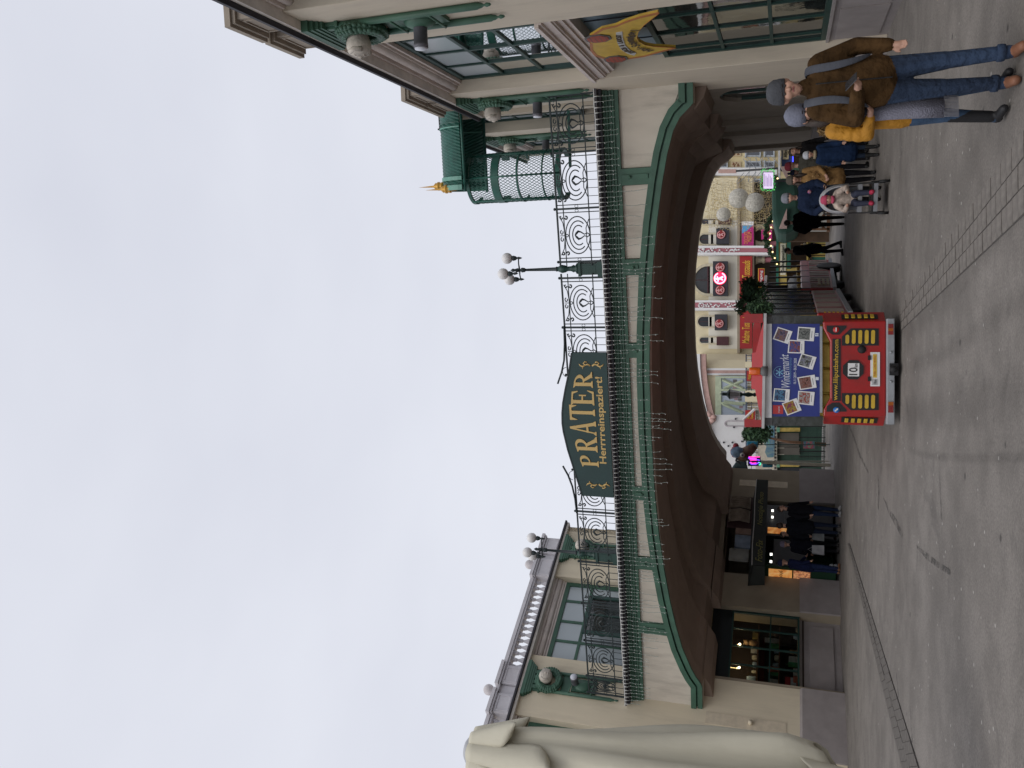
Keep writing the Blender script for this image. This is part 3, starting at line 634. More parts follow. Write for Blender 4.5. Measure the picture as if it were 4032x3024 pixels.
for a, b in ((-5.2, -2.7), (-11, -5.35)):
    m = M(); m.box(a, b, -.10, -.0, 0, .98); m.box(a, b, -.12, -.0, .98, 1.04); part('passage_plinth', m, plinth, RB)
frame_window(RB, -2.7, -1.1, .6, 3.2, .1, [.5], [.3, .6], greenD, glassD, .06, .02)
# raised section behind the bridge
for a, b, z in ((-1.72, -1.5, 10.0), (-5.95, -3.9, 10.0)):
    m = M(); m.box(a, b, 0, .7, 5.67, z); part('pier', m, cream, RB)
bay(RB, -3.9, -1.72, 1.35, False); bay(RB, -8.6, -5.95, 1.35, False); ornament(RB, -4.95, 1.33, 7.0)
roofline(RB, -9, -1.6, 1.33)
m = M(); m.box(-9, -1.5, .63, 8, 5.2, 10.0); m.box(-9, -8.6, 0, .7, 5.67, 10); part('upper_core_wall', m, cream, RB)
roof_lamp(RF, -4.95, 1.30, 'small cylinder lamp on the far pier of the right building seen through the railing')
# ---------------------------------------------------------------- restaurant sign on the right building
RS = thing('restaurant_sign', 'yellow crescent shop sign with two painted barrels on the right building', 'sign', RF.W(4.15, -.02, 4.25), RF.rz)
yel = mat('sign_yellow', (.50, .33, .04), .5, .12, 8, .03, dirt=(.3, .12, .03, .4), dscale=3)
RW = lambda px, py: (lambda q: (q[0]-4.15, q[1]-4.25))(RF.L(px, py, -.05))
outl = [(2325, 165), (2328, 195), (2345, 215), (2385, 228), (2450, 232), (2480, 226), (2535, 218), (2600, 200), (2660, 184), (2630, 182), (2575, 179), (2540, 172), (2515, 158), (2508, 143), (2514, 120), (2535, 94), (2565, 70), (2594, 48), (2590, 46), (2520, 62), (2460, 82), (2425, 98), (2370, 110), (2322, 140)]
P_ = [RW(*p) for p in outl]; m = M(); m.prism(P_, -.05, .0); part('board', m, yel, RS)
cen = (sum(p[0] for p in P_)/len(P_), sum(p[1] for p in P_)/len(P_))
m = M(); m.strip([(cen[0]+(x-cen[0])*1.02, cen[1]+(z-cen[1])*1.02) for x, z in P_], [(cen[0]+(x-cen[0])*.95, cen[1]+(z-cen[1])*.95) for x, z in P_], -.054, -.044); part('painted_border', m, mat('border_orange', (.36, .12, .03), .5), RS)
for cx, cy, fl in ((2355, 145, 0), (2425, 226, 0)):
    x, z = RW(cx, cy); m = M(); m.cur = 1; O = [(x+.235*math.cos(math.radians(22.5+45*k)), z+.225*math.sin(math.radians(22.5+45*k))) for k in range(8)]; m.prism(O, -.066, -.05)
    m.cur = 0; m.prism([(x+(a-x)*.82, z+(b-z)*.82) for a, b in O], -.074, -.067); m.cur = 1
    for k in range(4): m.box(x-.15, x+.15, -.077, -.075, z-.13+k*.08, z-.122+k*.08)
    part('painted_barrel', m, [mat('barrel_red', (.30, .055, .03), .6), mat('barrel_hoop', (.09, .085, .08), .5)], RS)
bn = [RW(*p) for p in [(2425, 122), (2450, 118), (2452, 140), (2462, 172), (2480, 190), (2505, 202), (2497, 212), (2470, 204), (2445, 188), (2430, 160)]]
m = M(); m.prism(bn, -.062, -.051); part('banner', m, mat('banner_grey', (.42, .42, .40), .6), RS)
def along(s, pts, size, m_, T, y=-.07, thick=.004):
    P = [Vector((*RW(*p), 0)) for p in pts]; L_ = [0]
    for a, b in zip(P, P[1:]): L_.append(L_[-1]+(b-a).length)
    for i, ch in enumerate(s):
        if ch == ' ': continue
        t = L_[-1]*(i+.5)/len(s); k = max(j for j in range(len(L_)-1) if L_[j] <= t); p = P[k].lerp(P[k+1], (t-L_[k])/(L_[k+1]-L_[k])); d = P[k+1]-P[k]
        me = textmesh(ch, size=size, ext=.002, thick=thick); me.materials.clear(); me.materials.append(m_); o = ob('sign_letter', me, T, (p.x, y, p.y)); o.rotation_euler = (0, -math.atan2(d.y, d.x), 0)
brn = mat('sign_brown_ink', (.05, .03, .015), .6)
along('DURCH & LAUCHT', [(2492, 200), (2463, 190), (2446, 170), (2437, 145), (2435, 128)], .12, brn, RS)
along('Hof-Schmankerl', [(2560, 192), (2530, 184), (2500, 170), (2482, 148), (2486, 125), (2505, 106)], .21, brn, RS, thick=.006)
# ---------------------------------------------------------------- left building
LB = thing('balustrade_building', 'cream building with white balustraded roof and green windows on the left', 'building', P0, LF.rz)
pier(LB, -1.0, .98, 8.66); pier(LB, -6.2, -4.1, 8.66)
m = M(); m.box(4.0, 6.2, 0, .7, 5.2, 8.66); part('pier', m, creamL, LB)
bay(LB, -4.1, -1.0); bay(LB, -10.2, -6.2)
# upper bay above the bridge deck
frame_window(LB, .98, 4.0, 5.75, 8.30, .30, [.26, .5, .76], [.66], green, glassF, .13, .04)
m = M()
for a, b, d in [(8.30, 8.36, .24), (8.36, 8.42, .2)]: m.box(.99, 3.99, d, .6, a, b)
m.lathe([(.09, .99), (.09, 3.99)], (0, .19, 8.5), 12, 'x'); m.box(.99, 3.99, .1, .6, 8.58, 8.66); part('window_head_moulding', m, mould, LB)
W_ = frame_window(LB, 1.75, 3.15, 5.8, 7.28, -.25, [.5], [], greenD, glassD, .10, .02, 'open_casement'); W_.rotation_euler.z = 0
m = M(); m.box(-10.2, .98, .63, 7, 0, 8.66); m.box(.98, 6.2, .63, 7, 5.2, 8.66); part('core_wall', m, creamL, LB)
m = M(); m.box(6.0, 6.2, .0, 7, 5.2, 8.66); part('end_wall', m, creamL, LB)
roofline(LB, -10.2, 6.28)
for a, b in ((-.78, -.16), (.16, .78), (4.30, 5.05), (5.3, 6.0), (-6.0, -5.4), (-5.1, -4.4)): pedestal(LB, a, b, .42, grey)
for a, b in ((.8, 4.28), (-4.35, -.82), (-10.2, -6.1)): balustrade(LB, a, b, .45, grey)
m = M()
for c in (0, 5.17, -5.25): m.box(c-.14, c+.14, .5, .8, 8.86, 9.5); m.box(c-.2, c+.2, .38, .95, 9.5, 9.58)
part('parapet_block', m, grey, LB)
for c, lb in ((0, 'white stone ball on the parapet above the left wreath'), (4.9, 'white stone ball on the parapet beside the left globe lamp')):
    m = M(); m.lathe([(.07, 0), (.05, .05), (.04, .12), (.06, .15)], (c, .62, 9.58), 10); m.ball((c, .62, 9.88), .165, 18); part('ball_finial', m, mat('stone_ball', (.55, .52, .52), .8, dirt=(.35, .33, .33, .4)), LB, label=lb)
ornament(LB, .13, 0, 5.88); ornament(LB, 5.15, 0, 5.88); roof_lamp(LF, .13, .2, 'grey cylinder lamp below the large wreath on the left building')
# lower left pier has a sunk slot with a peg
m = M(); m.box(-.42, -.08, -.012, .0, 1.45, 3.5); part('sunk_slot', m, mat('slot_shade', (.60, .52, .39), .9), LB)
m = M(); m.lathe([(.055, -.12), (.055, .0)], (-.25, 0, 2.35), 10, 'y'); part('slot_peg', m, creamL, LB)
# passage side
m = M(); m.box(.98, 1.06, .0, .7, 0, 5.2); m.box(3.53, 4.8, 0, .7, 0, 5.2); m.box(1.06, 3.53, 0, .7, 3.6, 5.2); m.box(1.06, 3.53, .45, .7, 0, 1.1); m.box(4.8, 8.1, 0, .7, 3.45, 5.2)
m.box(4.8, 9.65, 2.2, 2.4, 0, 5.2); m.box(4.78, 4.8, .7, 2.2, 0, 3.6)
part('passage_wall', m, mat('shaded_passage_plaster_left', (.28, .235, .17), .9, .1, 2, .25, dirt=(.17, .14, .10, .5)), LB)  # darker plaster than the front: the passage shade is in its colour
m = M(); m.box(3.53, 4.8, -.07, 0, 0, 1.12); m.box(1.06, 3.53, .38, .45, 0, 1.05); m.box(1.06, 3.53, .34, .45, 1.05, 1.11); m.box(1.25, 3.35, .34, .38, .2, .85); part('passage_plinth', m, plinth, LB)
m = M(); m.box(8.1, 9.65, 0, .7, 0, 5.2); part('passage_pier', m, mat('shaded_passage_plaster_left', ()), LB)
m = M(); m.box(8.05, 9.7, -.1, .0, 0, 1.06); m.box(8.05, 9.7, -.08, 0, 1.06, 1.12); part('passage_plinth', m, plinth, LB)
m = M(); m.box(8.75, 9.05, -.012, .0, 1.5, 3.1); part('sunk_slot', m, mat('slot_shade', ()), LB)
m = M(); m.lathe([(.055, -.1), (.055, .0)], (8.9, 0, 2.35), 10, 'y'); part('slot_peg', m, creamL, LB)
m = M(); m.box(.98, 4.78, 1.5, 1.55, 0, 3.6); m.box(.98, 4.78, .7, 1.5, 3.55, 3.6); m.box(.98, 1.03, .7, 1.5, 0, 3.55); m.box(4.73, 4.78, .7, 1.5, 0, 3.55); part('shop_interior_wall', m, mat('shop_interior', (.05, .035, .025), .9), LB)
m = M(); m.box(4.8, 8.1, .7, 2.2, 3.4, 3.45); m.box(8.1, 8.15, .7, 2.2, 0, 3.45); part('arcade_ceiling', m, mat('shaded_passage_plaster_left', ()), LB)
# shop window under the bridge
m = M(); m.box(1.07, 3.52, .2, .26, 3.02, 3.59); part('window_header', m, mat('header_dark', (.008, .014, .016), .5), LB)
WN = frame_window(LB, 1.07, 3.52, 1.12, 3.02, .24, [.25, .5, .75], [.42], greenD, mat('shop_glass', (.75, .8, .78), .01, .0, 1, 0, trans=1, spec=.5), .05, .018, 'shop_window')
m = M(); m.box(1.06, 3.53, .44, .45, 1.1, 3.6)
# ---------------------------------------------------------------- road train
def pmap(T, Y):
    """photo pixel on the plane at distance Y -> local x, z of a thing facing the camera"""
    def f(x, y): p = at(x, y, Y); return (p.x-T.location.x, p.z)
    return f
def prect(m, f, x0, x1, y0, y1, a, b):
    P = [f(x1, y1), f(x1, y0), f(x0, y0), f(x0, y1)]; m.prism(P, a, b); return m
def foliage(n, c, r, leaf=.05, seed=1, sc=(1, 1, 1), cone=0):
    m = M(); rr = random.Random(seed)
    for i in range(n):
        while True:
            p = Vector((rr.uniform(-1, 1), rr.uniform(-1, 1), rr.uniform(-1, 1)))
            if p.length < 1: break
        p = p*(1-.35*rr.random()) if p.length > .5 else p*1.3
        p = Vector((p.x*sc[0], p.y*sc[1], p.z*sc[2]))*r+Vector(c)
        a = Vector((rr.gauss(0, 1), rr.gauss(0, 1), rr.gauss(0, 1))).normalized(); b = a.cross(Vector((rr.gauss(0, 1), rr.gauss(0, 1), rr.gauss(0, 1)))).normalized()
        l = leaf*rr.uniform(.6, 1.4); w = l*.35; m.cur = rr.choice((0, 0, 1))
        m.add([p-a*l, p+b*w, p+a*l, p-b*w], [(0, 1, 2, 3)])
    return m
firA = mat('fir_needles', (.02, .05, .022), .8, .3, 4, 0); firB = mat('fir_needles_light', (.045, .095, .035), .8, .3, 4, 0)
fr_ = gnd(3548, 1451); TY = fr_.y
TR = thing('tourist_train_car', 'red train car with blue poster and yellow vents on its rear', 'road train', (fr_.x, TY, 0), 0, 'cars of the road train')
f = pmap(TR, TY); blackp = mat('black_panel', (.012, .012, .013), .45, .1, 5, .02)
rear = [(3489, 1262), (3240, 1265), (3241, 1292), (3268, 1345), (3268, 1567), (3243, 1612), (3242, 1640), (3489, 1640)]
m = M(); m.prism([f(*p) for p in rear], 0, .12); part('rear_panel', m, red, TR, bevel=.02)
for s, (ya, yb) in ((1, (1266, 1222)), (-1, (1636, 1680))):
    xa, za = f(3489, ya); xb, _ = f(3489, yb); zt = f(3245, ya)[1]
    m = M(); m.prism([(xa, .006), (xb, .30), (xb, .36), (xa-s*.1, .115), (xa-s*.06, .006)], za, zt, 'xy'); part('corner_panel', m, red, TR, bevel=.01)
    d = Vector((xb-xa, .30, 0)); n = Vector((d.y, -d.x, 0))*s
    n.normalize(); n = n if n.y < 0 else -n
    m = M(); a = Vector((xa, 0, 0))+d*.22+n*.006; b = a+d*.52; z0, z1 = f(3460, ya)[1], f(3315, ya)[1]
    m.add([(a.x, a.y, z0), (b.x, b.y, z0), (b.x, b.y, z1), (a.x, a.y, z1)], [(0, 1, 2, 3)]); part('vent_ground', m, blackp, TR)
    for k in range(5):
        z = f(3336+k*25.3, ya)[1]; h = .027; m = M(); a2 = a+d*.07+n*.003; b2 = b-d*.1+n*.003; o_ = n*.02
        vs = [(a2.x, a2.y, z-h), (b2.x, b2.y, z-h), (b2.x, b2.y, z+h), (a2.x, a2.y, z+h)]; m.add(vs+[(v[0]+o_.x, v[1]+o_.y, v[2]) for v in vs], [(0, 1, 2, 3), (4, 7, 6, 5), (0, 4, 5, 1), (1, 5, 6, 2), (2, 6, 7, 3), (3, 7, 4, 0)])
        part('vent_bar', m, yellow, TR, bevel=.008)
m = M(); x0, x1 = f(3400, 1674)[0], f(3400, 1228)[0]; zb, zt = f(3489, 1451)[1], f(3250, 1451)[1]
m.box(x0, x1, .34, 4.7, zb, zb+.08); m.box(x0, x0+.05, .34, 4.7, zb, zt); m.box(x1-.05, x1, .34, 4.7, zb, zt); m.box(x0, x1, 4.65, 4.7, zb, zt); part('car_body', m, red, TR)
def bar(px, py, hw, hh, y, m_=yellow, nm='vent_bar'):
    x, z = f(px, py); w = hh; m = M(); k = []
    for t in range(0, 181, 30): k.append((x+hw-w+w*math.sin(math.radians(t)), z+w*math.cos(math.radians(t))))
    for t in range(0, 181, 30): k.append((x-hw+w-w*math.sin(math.radians(t)), z-w*math.cos(math.radians(t))))
    m.prism(k, y, y+.03); return part(nm, m, m_, TR)
for ya, yb, sg in ((1293, 1361, 1), (1548, 1615, -1)):
    m = M()
    if sg > 0: P = [(3460, ya), (3350, ya), (3315, ya+32), (3315, yb), (3460, yb)]
    else: P = [(3460, ya), (3315, ya), (3315, yb-32), (3350, yb), (3460, yb)]
    m.prism([f(*p) for p in P], -.008, .0); part('vent_ground', m, blackp, TR)
    for k in range(5):
        if k == 0: bar(3336, (ya+yb)/2+sg*9, .070, .026, -.03)
        else: bar(3336+k*25.3, (ya+yb)/2, .105, .026, -.03)
    m = M(); c = 1298 if sg > 0 else 1605
    Q = [(3254, c-16), (3254, c+12), (3275, c+18*sg+ (0 if sg > 0 else 0)), (3310, c+18*sg), (3332, c-14*sg), (3330, c-18*sg)]
    Q = [(3254, c-16*sg), (3256, c+6*sg), (3278, c+20*sg), (3305, c+20*sg), (3333, c-8*sg), (3333, c-16*sg)]
    m.prism([f(*p) for p in Q], -.008, .0); part('chevron_panel', m, blackp, TR)
    x, z = f(3292 if sg > 0 else 3293, 1298 if sg > 0 else 1614)
    m = M(); m.cur = 0; m.lathe([(0, -.016), (.046, -.016), (.046, -.008)], (x, 0, z), 16, 'y'); m.cur = 1
    if sg > 0: m.box(x-.03, x+.03, -.02, -.015, z-.007, z+.007)
    else: m.prism([(x-.028, z+.012), (x-.015, z+.028), (x+.012, z-.002), (x+.02, z+.008), (x+.026, z-.026), (x-.006, z-.018), (x+.002, z-.012)], -.02, -.015)
    part('no_entry_roundel' if sg > 0 else 'arrow_roundel', m, [mat('roundel_red', (.5, .02, .02), .4) if sg > 0 else mat('roundel_blue', (.02, .16, .5), .4), white], TR)
m = M(); prect(m, f, 3277, 3310, 1334, 1579, -.012, 0); part('web_address_plate', m, blackp, TR)
x, z = f(3293, 1457); text('www.liliputbahn.com', yellow, TR, (x, -.016, z), width=f(3293, 1337)[0]-f(3293, 1576)[0], height=.088, ext=.002, thick=.012)
x, z = f(3359, 1456); m = M(); m.prism([(x+.158*math.cos(math.radians(22.5+45*k)), z+.158*math.sin(math.radians(22.5+45*k))) for k in range(8)], -.02, 0); part('octagon_plate', m, blackp, TR)
m = M(); m.box(x-.10, x+.10, -.026, -.02, z-.085, z+.075); part('speed_plate', m, white, TR)
ink = mat('black_ink', (.01, .01, .01), .5)
text('10', ink, TR, (x-.025, -.03, z), width=.115, height=.12, ext=.001, thick=.01); text('km', ink, TR, (x+.065, -.03, z-.035), width=.055, height=.05, ext=.001, thick=.008)
m = M(); prect(m, f, 3427, 3464, 1387, 1521, -.018, 0); part('number_plate', m, white, TR)
m = M(); prect(m, f, 3437, 3452, 1395, 1487, -.024, -.018); part('long_vehicle_label', m, [mat('label_yellow', (.6, .42, .05), .4)], TR)
x, z = f(3444.5, 1441); text('16,00m  LONG VEHICLE', mat('label_red', (.4, .03, .02), .5), TR, (x, -.026, z), width=.31, height=.032, ext=.001)
m = M(); prect(m, f, 3432, 3457, 1493, 1516, -.021, -.018); part('speed_label', m, mat('label_grey', (.45, .45, .45), .4), TR); x, z = f(3445, 1504); text('10km', ink, TR, (x, -.024, z), width=.07, height=.04, ext=.001)
x, z = f(3393, 1376); m = M(); m.lathe([(0, -.05), (.03, -.05), (.05, -.035), (.062, -.02), (.062, 0)], (x, 0, z), 16, 'y'); part('socket_cap', m, black, TR)
for yy in (1409, 1492):
    m = M(); prect(m, f, 3417, 3428, yy-9, yy+9, -.04, 0); part('hinge', m, black, TR)
m = M(); prect(m, f, 3489, 3521, 1255, 1671, -.06, .12); part('bumper', m, steel, TR, bevel=.01)
for yy in (1299, 1604):
    m = M(); prect(m, f, 3495, 3515, yy-22, yy+20, -.08, -.06); part('tail_light', m, mat('tail_red', (.22, .01, .01), .25, spec=.8), TR)
    m = M(); prect(m, f, 3495, 3515, yy-5 if yy < 1400 else yy-22, yy+6 if yy < 1400 else yy-8, -.085, -.08); part('indicator', m, mat('indicator_amber', (.35, .09, .01), .25), TR)
m = M(); x, z = f(3520, 1455); m.tube([(x, 0, z), (x, -.16, z+.02)], .04, 8); m.ball((x, -.2, z+.03), .055, 10); m.box(x-.09, x+.09, -.1, 0, z-.05, z+.07); part('tow_hitch', m, black, TR)
for yy in (1388, 1503):
    x, z = f(3505, yy); m = M(); m.tube([(x, -.06, z), (x, -.12, z)], .018, 6); part('chain_eye', m, steel, TR)
m = M()
for s in (x0+.22, x1-.22):
    for y in (.9, 4.0): m.lathe([(.1, -.09), (.21, -.08), (.23, 0), (.21, .08), (.1, .09)], (s, y, .23), 16, 'x')
m2 = M(); m2.box(x0+.1, x1-.1, .25, 4.6, .14, zb); part('chassis', m2, black, TR); part('wheels', m, black, TR)
# seats, glazing, poster
m = M()
for k in range(4):
    xa = x0+.08+k*(x1-x0-.16)/4; m.box(xa+.01, xa+(x1-x0-.16)/4-.01, .14, .3, zb+.3, f(3226, 1451)[1]-.0)
part('seat_back', m, mat('seat_yellow', (.48, .36, .06), .6, .15, 9, .3, 15), TR, bevel=.04)
for k in range(1, 4):
    m = M(); m.box(x0+.1, x1-.1, .2+k*1.15, .34+k*1.15, zb+.2, 1.2); part('seat_back', m, mat('seat_yellow', ()), TR)
m = M(); prect(m, f, 3228, 3238, 1285, 1625, -.0, .02); part('sill', m, steel, TR)
blue = mat('poster_blue', (.018, .03, .19), .3, .15, 3, 0)
m = M(); prect(m, f, 3039, 3228, 1275, 1640, .01, .03); part('poster', m, blue, TR)
q = lambda zx, zy: (2850+zx/3.53, 1230+zy/3.53)
cards = [((750, 200), (955, 265), (890, 440), (680, 370)), ((1035, 200), (1268, 215), (1250, 402), (1015, 385)), ((905, 380), (1120, 395), (1118, 572), (886, 565)), ((1080, 568), (1290, 622), (1232, 798), (1020, 735)),
         ((1020, 905), (1262, 865), (1290, 1045), (1060, 1080)), ((700, 1055), (918, 1070), (905, 1245), (680, 1235)), ((1035, 1090), (1263, 1108), (1245, 1295), (1022, 1270)), ((805, 1265), (1010, 1190), (1082, 1360), (880, 1435))]
pals = [[(.05, .04, .08), (.2, .15, .25), (.3, .14, .06), (.08, .06, .1)], [(.03, .04, .05), (.12, .13, .12), (.3, .32, .3), (.05, .05, .05)], [(.02, .03, .15), (.05, .1, .4), (.4, .1, .04), (.1, .05, .1)], [(.02, .02, .03), (.08, .08, .06), (.4, .42, .45), (.05, .02, .2)],
        [(.05, .02, .02), (.3, .1, .06), (.35, .2, .18), (.1, .03, .02)], [(.08, .03, .05), (.02, .05, .15), (.1, .35, .55), (.1, .04, .2)], [(.3, .5, .6), (.5, .45, .4), (.45, .06, .04), (.2, .04, .03)], [(.05, .1, .04), (.5, .4, .05), (.4, .06, .03), (.12, .05, .25)]]
for i, c in enumerate(cards):
    P = [Vector((*f(*q(*p)), 0)) for p in c]; y = .004-.0015*i
    m = M(); m.prism([(p.x, p.y) for p in P], y, y+.004); part('poster_snapshot', m, white, TR)
    a, b, cc, d = P; L_ = lambda u, v: a.lerp(b, u).lerp(d.lerp(cc, u), v)
    m = M(); m.prism([(p.x, p.y) for p in (L_(.07, .08), L_(.74, .08), L_(.74, .92), L_(.07, .92))], y-.001, y); part('snapshot_print', m, patch_mat('snapshot_%s' % 'abcdefgh'[i], [tuple(v*.6 for v in c_) for c_ in pals[i]], 24), TR)
    m = M(); m.prism([(p.x, p.y) for p in (L_(.83, .25), L_(.86, .25), L_(.86, .75), L_(.83, .75))], y-.001, y); part('caption_line', m, mat('caption_grey', (.12, .12, .13), .5), TR)
pw = mat('poster_print_white', (.60, .64, .72), .4)
x, z = f(*q(850, 810)); text('Wintermarkt', pw, TR, (x, .006, z), width=.52, height=.13, ext=.001, shear=.4, thick=-.002, ry=-.07)
x, z = f(*q(925, 810)); text('am Riesenradplatz', mat('poster_print_blue', (.10, .22, .45), .4), TR, (x, .006, z), width=.42, height=.055, ext=.001, shear=.4)
x, z = f(*q(990, 815)); text('16.11.2019 - 06.01.2020', pw, TR, (x, .006, z), width=.40, height=.042, ext=.001, thick=.01)
x, z = f(*q(775, 830)); m = M(); pb = mat('poster_print_ice', (.25, .5, .7), .4)
m.tube([(x+.082*math.cos(t/20*6.284), .008, z+.082*math.sin(t/20*6.284)) for t in range(5, 16)] if 0 else [(x+.088*math.cos(t/24*6.284), .008, z+.088*math.sin(t/24*6.284)) for t in range(-1, 16)], .003, 4)
for k in range(6):
    a = k*math.pi/3; m.tube([(x, .008, z), (x+.06*math.cos(a), .008, z+.06*math.sin(a))], .007, 4)
    for r_ in (.03, .045):
        for s in (-.6, .6): m.tube([(x+r_*math.cos(a), .008, z+r_*math.sin(a)), (x+r_*math.cos(a)+.018*math.cos(a+s), .008, z+r_*math.sin(a)+.018*math.sin(a+s))], .004, 3)
part('snowflake_emblem', m, pb, TR)
m = M(); prect(m, f, *[2850+680/3.53, 2850+825/3.53], *[1230+1290/3.53, 1230+1412/3.53], .004, .01); part('red_stamp', m, mat('stamp_red', (.42, .03, .03), .5), TR); x, z = f(*q(770, 1350)); text('10 JAHRE', pw, TR, (x, .002, z), width=.1, height=.03, ext=.001)
for zx, zy in ((1293, 310), (1297, 920)):
    x, z = f(*q(zx, zy)); m = M(); m.box(x-.024, x+.024, .004, .008, z-.024, z+.024); part('poster_icon', m, pw, TR)
    if zy < 500: text('f', blue, TR, (x, .002, z), height=.04, width=.018, ext=.001, thick=.01)
for y0_, y1_ in ((1240, 1275), (1640, 1678)):
    m = M(); prect(m, f, 3039, 3241, y0_, y1_, .1, .12); part('side_curtain', m, mat('clear_curtain', (.035, .04, .035), .12, .3, 6, .2, 6, spec=.7), TR)
m = M(); prect(m, f, 3010, 3039, 1275, 1645, -.02, .02); part('header_panel', m, white, TR, bevel=.005)
m = M(); prect(m, f, 3010, 3040, 1246, 1275, .02, .1); prect(m, f, 3010, 3040, 1645, 1676, .02, .1); part('header_end', m, mat('grey_plastic', (.12, .12, .12), .6), TR)
xl, zr = f(3007, 1686); xr, _ = f(3007, 1236)
m = M(); m.box(xl, xr, -.1, 4.8, zr-.012, zr+.03); part('roof_slab', m, mat('roof_edge', (.42, .42, .42), .5), TR)
H_ = lambda x: f(x, 1451)[1]
m = M(); a = [(xl+.05, zr+.03), (xl+.28, H_(2990)), (f(2960, 1533)[0], H_(2972)), (f(2960, 1530)[0], H_(2957)), (f(2960, 1387)[0], H_(2957)), (f(2960, 1385)[0], H_(2972)), (xr-.28, H_(2990)), (xr-.05, zr+.03)]
m.prism(a, .25, 4.6); part('roof', m, mat('roof_red', (.5, .02, .02), .12, .1, 2, .0, coat=1), TR)
for ya, yb in ((1237, 1271), (1653, 1681)):
    m = M(); prect(m, f, 2931, 3004, ya, yb, -.05, .02); part('roof_corner_board', m, red, TR)
m = M(); m.tube([(xl+.3, .0, zr+.14), (xl+.12, .0, zr+.32)], .02, 4); part('roof_brace', m, white, TR)
x, z = f(3010, 1462); m = M(); m.lathe([(.075, 0), (.075, .09), (.055, .1), (.055, .13)], (x, -.1, f(3024, 1462)[1]), 14); part('beacon_base', m, mat('grey_plastic', ()), TR)
m = M(); m.lathe([(.058, 0), (.062, .01), (.06, .15), (.05, .17), (0, .175)], (x, -.1, f(2995, 1462)[1]), 14); part('beacon', m, mat('amber_plastic', (.62, .10, .005), .15, .15, 9, 0, spec=.8), TR)
for yy, s in ((1212, 1), (1702, 2)):
    xx, zz = f(2995 if s == 1 else 2985, yy); m = foliage(900, (xx, .1, zz), .17, .035, s, (.9, 1.2, 1.5)); part('fir_branch', m, [firA, firB], TR, kind='stuff')
# the other cars
def train_car(label, loc, rz, ln=4.6, loco=False):
    T = thing('tourist_train_car', label, 'road train', loc, rz, 'cars of the road train')
    m = M(); m.box(-.82, .82, 0, ln, .32, 1.0 if not loco else 1.25); part('car_body', m, red, T, bevel=.03)
    m = M(); m.box(-.86, .86, -.02, ln+.02, .26, .36); part('sill', m, steel, T)
    m = M(); m.box(-.6, .6, .2, ln-.2, .14, .3); part('chassis', m, black, T)
    for y in (.8, ln-.8):
        for s in (-.7, .7):
            m = M(); m.lathe([(.08, -.09), (.24, -.08), (.26, 0), (.24, .08), (.08, .09)], (s, y, .26), 14, 'x'); part('wheel', m, black, T)
    n = 5
    for i in range(n+1):
        y = .05+(ln-.1)*i/n
        for s in (-.8, .8):
            m = M(); m.box(s-.025, s+.025, y-.025, y+.025, 1.0, 2.2); part('post', m, blackp, T)
    for i in range(n):
        y = .05+(ln-.1)*(i+.5)/n
        m = M(); m.box(-.7, .7, y+.2, y+.32, .9, 1.35); part('seat_back', m, mat('seat_yellow', ()), T, bevel=.03)
        for k in range(3):
            m = M(); m.box(.822, .835, y-.3+k*.2, y-.18+k*.2, .42, .98); part('door_slat', m, mat('cream_slat', (.40, .33, .28), .6), T)
    if not loco:
        for k in range(5):
            m = M(); m.box(.2+k*.07*0+.0, .5, -.03, -.0, .45+k*.09, .49+k*.09); part('vent_bar', m, yellow, T)
            m = M(); m.box(.826, .84, .02, .02+.0+.15, .45+k*.09, .49+k*.09); part('vent_bar', m, yellow, T)
        m = M(); m.box(-.9, .9, -.1, ln+.1, 2.2, 2.26); m.prism([(-.85, 2.26), (-.5, 2.38), (.5, 2.38), (.85, 2.26)], 0, ln, 'xz'); part('roof', m, red, T)
        for s in (-1, 1):
            m = M(); m.box(s*.8-.005, s*.8+.005, .1, ln-.1, 1.05, 2.2); part('side_curtain', m, mat('dark_interior_curtain', (.02, .025, .022), .1, spec=.7, alpha=.88), T)  # dark, almost opaque sheets that paint in the car's dim interior
        mm_ = M(); rq = random.Random(3)
        for k_ in range(16):
            c_ = (.85+rq.uniform(-.35, .35), 2.2+k_*.14+rq.uniform(-.2, .2), 2.45+rq.uniform(-.22, .32)); q_ = foliage(170, c_, rq.uniform(.16, .34), .055, k_, (1, 1.1, .8)); o_ = len(mm_.v); mm_.v += q_.v; mm_.f += [tuple(a+o_ for a in fc) for fc in q_.f]; mm_.mi += q_.mi; mm_.sm += q_.sm
        part('fir_branch', mm_, [firA, firB], T, kind='stuff')
    else:
        m = M(); m.box(-.84, .84, 0, 1.6, 2.25, 2.33); part('cab_roof', m, red, T)
        m = M(); m.lathe([(.3, 1.6), (.34, 1.62), (.34, ln), (.0, ln+.05)], (0, 0, 1.3), 14, 'y'); m.lathe([(.11, 1.6), (.11, 2.1), (.18, 2.25), (.14, 2.35)], (0, ln-.5, 0), 12); part('boiler', m, blackp, T)
        for s in (-.85, .85):
            m = M(); m.lathe([(.2, -.03), (.36, -.03), (.38, 0), (.36, .03), (.2, .03)], (s, ln-1.0, .38), 18, 'x'); part('driving_wheel', m, black, T)
            for k in range(3):
                m = M(); m.box(s-.01, s+.01, .3, 1.0, .45+k*.12, .52+k*.12); part('vent_bar', m, mat('ivory_paint', (.45, .36, .2), .5), T)
    return T
train_car('second road train car with cream slatted side and fir greenery on its roof', (.92, 19.6, 0), math.radians(-12.4), 5.0)
train_car('small red road train engine with black boiler and big wheels', (2.25, 26.0, 0), math.radians(-22), 3.6, True)
